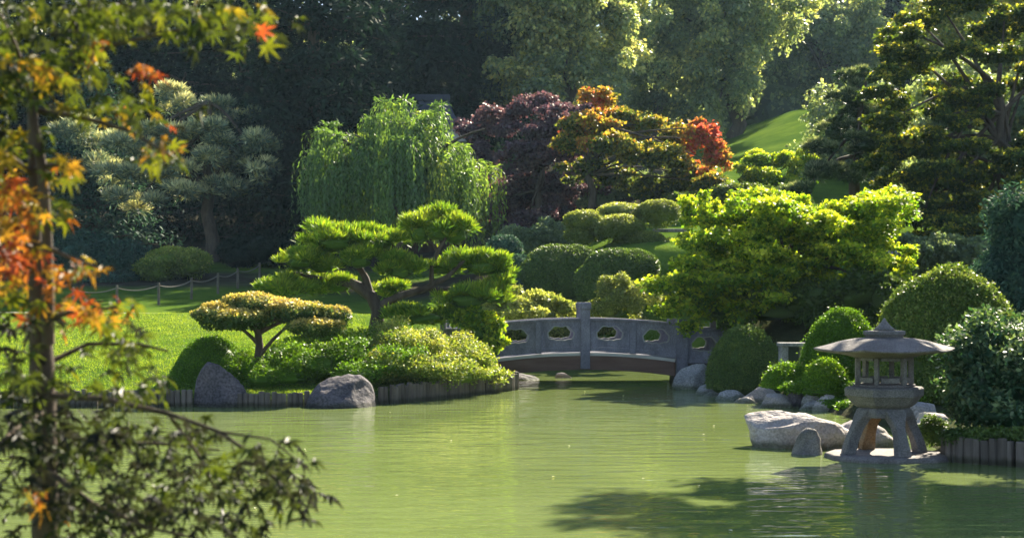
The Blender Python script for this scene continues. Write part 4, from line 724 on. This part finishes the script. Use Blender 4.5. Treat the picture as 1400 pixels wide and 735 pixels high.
# ------------------------------------------------------------------ young maple in the foreground
FY = 3.6; bx_, by_ = (62 - 700) / F * FY, FY; bz = gh(bx_, by_)
root = thing('young_maple', 'young foreground maple at left edge with orange, yellow and shade-darkened drooping leaves', 'tree', (bx_, by_, bz))
q = Quads()
q.tube([(bx_ + .01, by_, bz - .1), at(64, 900, FY), at(62, 735, FY), at(60, 600, FY), at(57, 500, FY), at(54, 430, FY), at(48, 330, FY), at(46, 230, FY), at(44, 130, FY)], [.046, .038, .033, .032, .031, .026, .016, .014, .012], 12)
q.tube([at(66, 470, FY - .03), at(66, 400, FY - .05), at(64, 320, FY - .06), at(58, 230, FY - .05), at(45, 165, FY - .05), at(40, 100, FY)], [.016, .014, .013, .013, .012, .009], 8)
q.build('trunk', M['maple_bark'], root, True)
q = Quads()
def branch(pts, r0=.008, r1=.003): q.tube([at(a, b, FY + c) for a, b, c in pts], np.linspace(r0, r1, len(pts)), 6)
branch([(62, 540, 0), (140, 545, -.1), (230, 565, -.15), (300, 590, -.2), (350, 625, -.2), (400, 680, -.2), (425, 720, -.2)])
branch([(62, 590, 0), (140, 605, .1), (220, 606, .15), (300, 615, .2)]); branch([(230, 565, -.15), (270, 620, -.1), (300, 680, 0)], .005)
branch([(62, 640, 0), (130, 690, -.2), (200, 720, -.3), (290, 740, -.3)]); branch([(62, 560, 0), (30, 580, -.2), (-20, 620, -.4)]); branch([(300, 590, -.2), (370, 600, -.2), (420, 640, -.2)], .004, .002)
branch([(44, 130, 0), (90, 90, .1), (160, 60, .2), (250, 40, .2), (350, 40, .2)]); branch([(44, 150, 0), (110, 160, -.1), (180, 180, -.15), (235, 215, -.2)]); branch([(44, 130, 0), (20, 60, -.1), (-10, 0, -.2)]); branch([(90, 90, .1), (130, 30, .15), (190, -20, .2)])
branch([(56, 440, 0), (100, 425, -.1), (160, 420, -.2)]); branch([(50, 330, 0), (90, 350, -.1), (130, 365, -.15)]); branch([(50, 340, 0), (20, 330, -.1), (-20, 320, -.2)]); branch([(46, 230, 0), (80, 225, -.1), (110, 230, -.1)]); branch([(46, 240, 0), (10, 210, -.1), (-20, 200, -.1)]); branch([(57, 500, 0), (120, 470, .1), (190, 470, .1), (230, 480, .1)])
q.build('branches', M['maple_bark'], root, True)
def maple_leaf(seed):
    r = np.random.default_rng(seed); drp = (.2, .45, .7, .35)[seed]; lob = [(-128, .5), (-88, .75), (-43, .95), (0, 1.05), (43, .95), (88, .75), (128, .5)]; v = [(0, 0, 0)]; out = []
    for k, (a, l) in enumerate(lob):
        l *= r.uniform(.88, 1.1)
        def pt(rr, ang): return (rr * math.sin(R(ang)), rr * math.cos(R(ang)), -drp * rr * rr + .07 * r.normal())
        out += [pt(l * .55, a - 9), pt(l, a), pt(l * .55, a + 9)]
        if k < 6: out.append(pt(.24, (a + lob[k + 1][0]) / 2))
    v += out; f = [(0, k + 2, k + 1) for k in range(len(out) - 1)]
    s = len(v); v += [(-.012, 0, 0), (.012, 0, 0), (.01, -.55, .12), (-.01, -.55, .12)]; f.append((s, s + 1, s + 2, s + 3)); return v, f
SH = [maple_leaf(k) for k in range(4)]; BINS = [0.03, .18, .32, .45, .58, .7, .82, .95]; LM = {}
def leaf_data(sh, b):
    if (sh, b) not in LM:
        v, f = SH[sh]; me = bpy.data.meshes.new('leaf'); me.from_pydata(v, [], f); a = me.attributes.new('tint', 'FLOAT', 'POINT'); a.data.foreach_set('value', np.full(len(v), BINS[b], np.float32)); me.materials.append(M['fg_leaf']); LM[(sh, b)] = me
    return LM[(sh, b)]
CL = [(60, 30, 90, 45, 70, .25), (180, 20, 100, 30, 64, .25), (290, 15, 70, 20, 22, .3), (352, 38, 16, 7, 3, .92), (290, 45, 70, 26, 16, .28), (345, 25, 40, 20, 8, .34), (130, 62, 36, 36, 22, .42), (200, 95, 22, 10, 5, .85), (30, 110, 55, 45, 56, .3), (150, 150, 80, 25, 24, .36), (215, 205, 34, 20, 13, .48), (235, 172, 8, 6, 1, .95), (95, 105, 50, 25, 18, .3), (45, 100, 20, 10, 3, .85),
      (20, 200, 44, 30, 24, .48), (75, 235, 32, 18, 11, .62), (20, 275, 50, 40, 40, .72), (75, 290, 18, 24, 9, .42), (25, 340, 44, 45, 44, .84), (110, 368, 40, 12, 11, .64), (60, 382, 30, 20, 10, .8), (100, 425, 55, 22, 22, .78), (150, 425, 28, 22, 11, .58), (30, 440, 50, 20, 14, .12), (15, 400, 30, 20, 10, .5),
      (165, 475, 55, 30, 26, .28), (40, 520, 60, 40, 40, .2), (180, 530, 60, 28, 20, .28), (50, 600, 75, 55, 80, .1), (175, 610, 90, 50, 80, .14), (265, 585, 26, 22, 10, .2), (300, 655, 66, 48, 44, .14), (385, 650, 45, 36, 42, .1), (420, 690, 25, 26, 9, .05), (130, 695, 135, 50, 120, .06), (50, 690, 25, 35, 8, .72), (330, 720, 50, 25, 18, .08), (230, 690, 70, 44, 36, .1)]  # lower clusters take the darkest tints, as painted shade
ALL = []
for (cx, cy_, rx, ry, cnt, tm) in CL:
    for _ in range(int(cnt * 1.6)):
        px_, py_ = cx + rng.normal() * rx * .52, cy_ + rng.normal() * ry * .52; Y_ = FY + rng.uniform(-.5, .5); sz = rng.uniform(.028, .048) * (.88 if tm > .6 else 1)
        loc = at(px_, py_, Y_); side = math.atan2(px_ - 62, 30); rot = (rng.normal() * .45 - .35, rng.normal() * .45, -side * .7 - math.pi * (rng.random() < .35) + rng.normal() * .6)
        b = int(np.argmin([abs(x - np.clip(tm + rng.normal() * (.1 if tm < .3 else .17), 0, 1)) for x in BINS])); inside = -20 < px_ < 1420 and -10 < py_ < 745
        ALL.append((sz / Y_ if inside else 0, loc, rot, sz, int(rng.integers(4)), b))
ALL.sort(key=lambda a: -a[0]); from mathutils import Euler
st = Poly(); tin = []
for k, (_, loc, rot, sz, sh, b) in enumerate(ALL):
    if k < 298:
        o = link('leaf', leaf_data(sh, b), root); o.location = tuple(loc - np.array(root.location)); o.rotation_euler = rot; o.scale = (sz,) * 3
    else:
        mt = Euler(rot).to_matrix(); v, f = SH[sh]; st.add([mt @ (Vector(p) * sz) + Vector(loc) for p in v], f); tin += [BINS[b]] * len(v)
o = st.build('foliage', M['fg_leaf'], root); a = o.data.attributes.new('tint', 'FLOAT', 'POINT'); a.data.foreach_set('value', np.array(tin, np.float32)); o['kind'] = 'stuff'

# ------------------------------------------------------------------ air
p_ = Poly(); p_.box(-420, 420, -70, 540, -3, 62); o = tag(p_.build('haze', new_mat('haze')[0]), kind='stuff')
nt = bpy.data.materials['haze'].node_tree; pv = nt.nodes.new('ShaderNodeVolumePrincipled'); pv.inputs['Color'].default_value = (.5, .75, 1, 1); pv.inputs['Density'].default_value = HAZE; pv.inputs['Anisotropy'].default_value = .3
nt.links.new(pv.outputs[0], [x for x in nt.nodes if x.type == 'OUTPUT_MATERIAL'][0].inputs['Volume'])
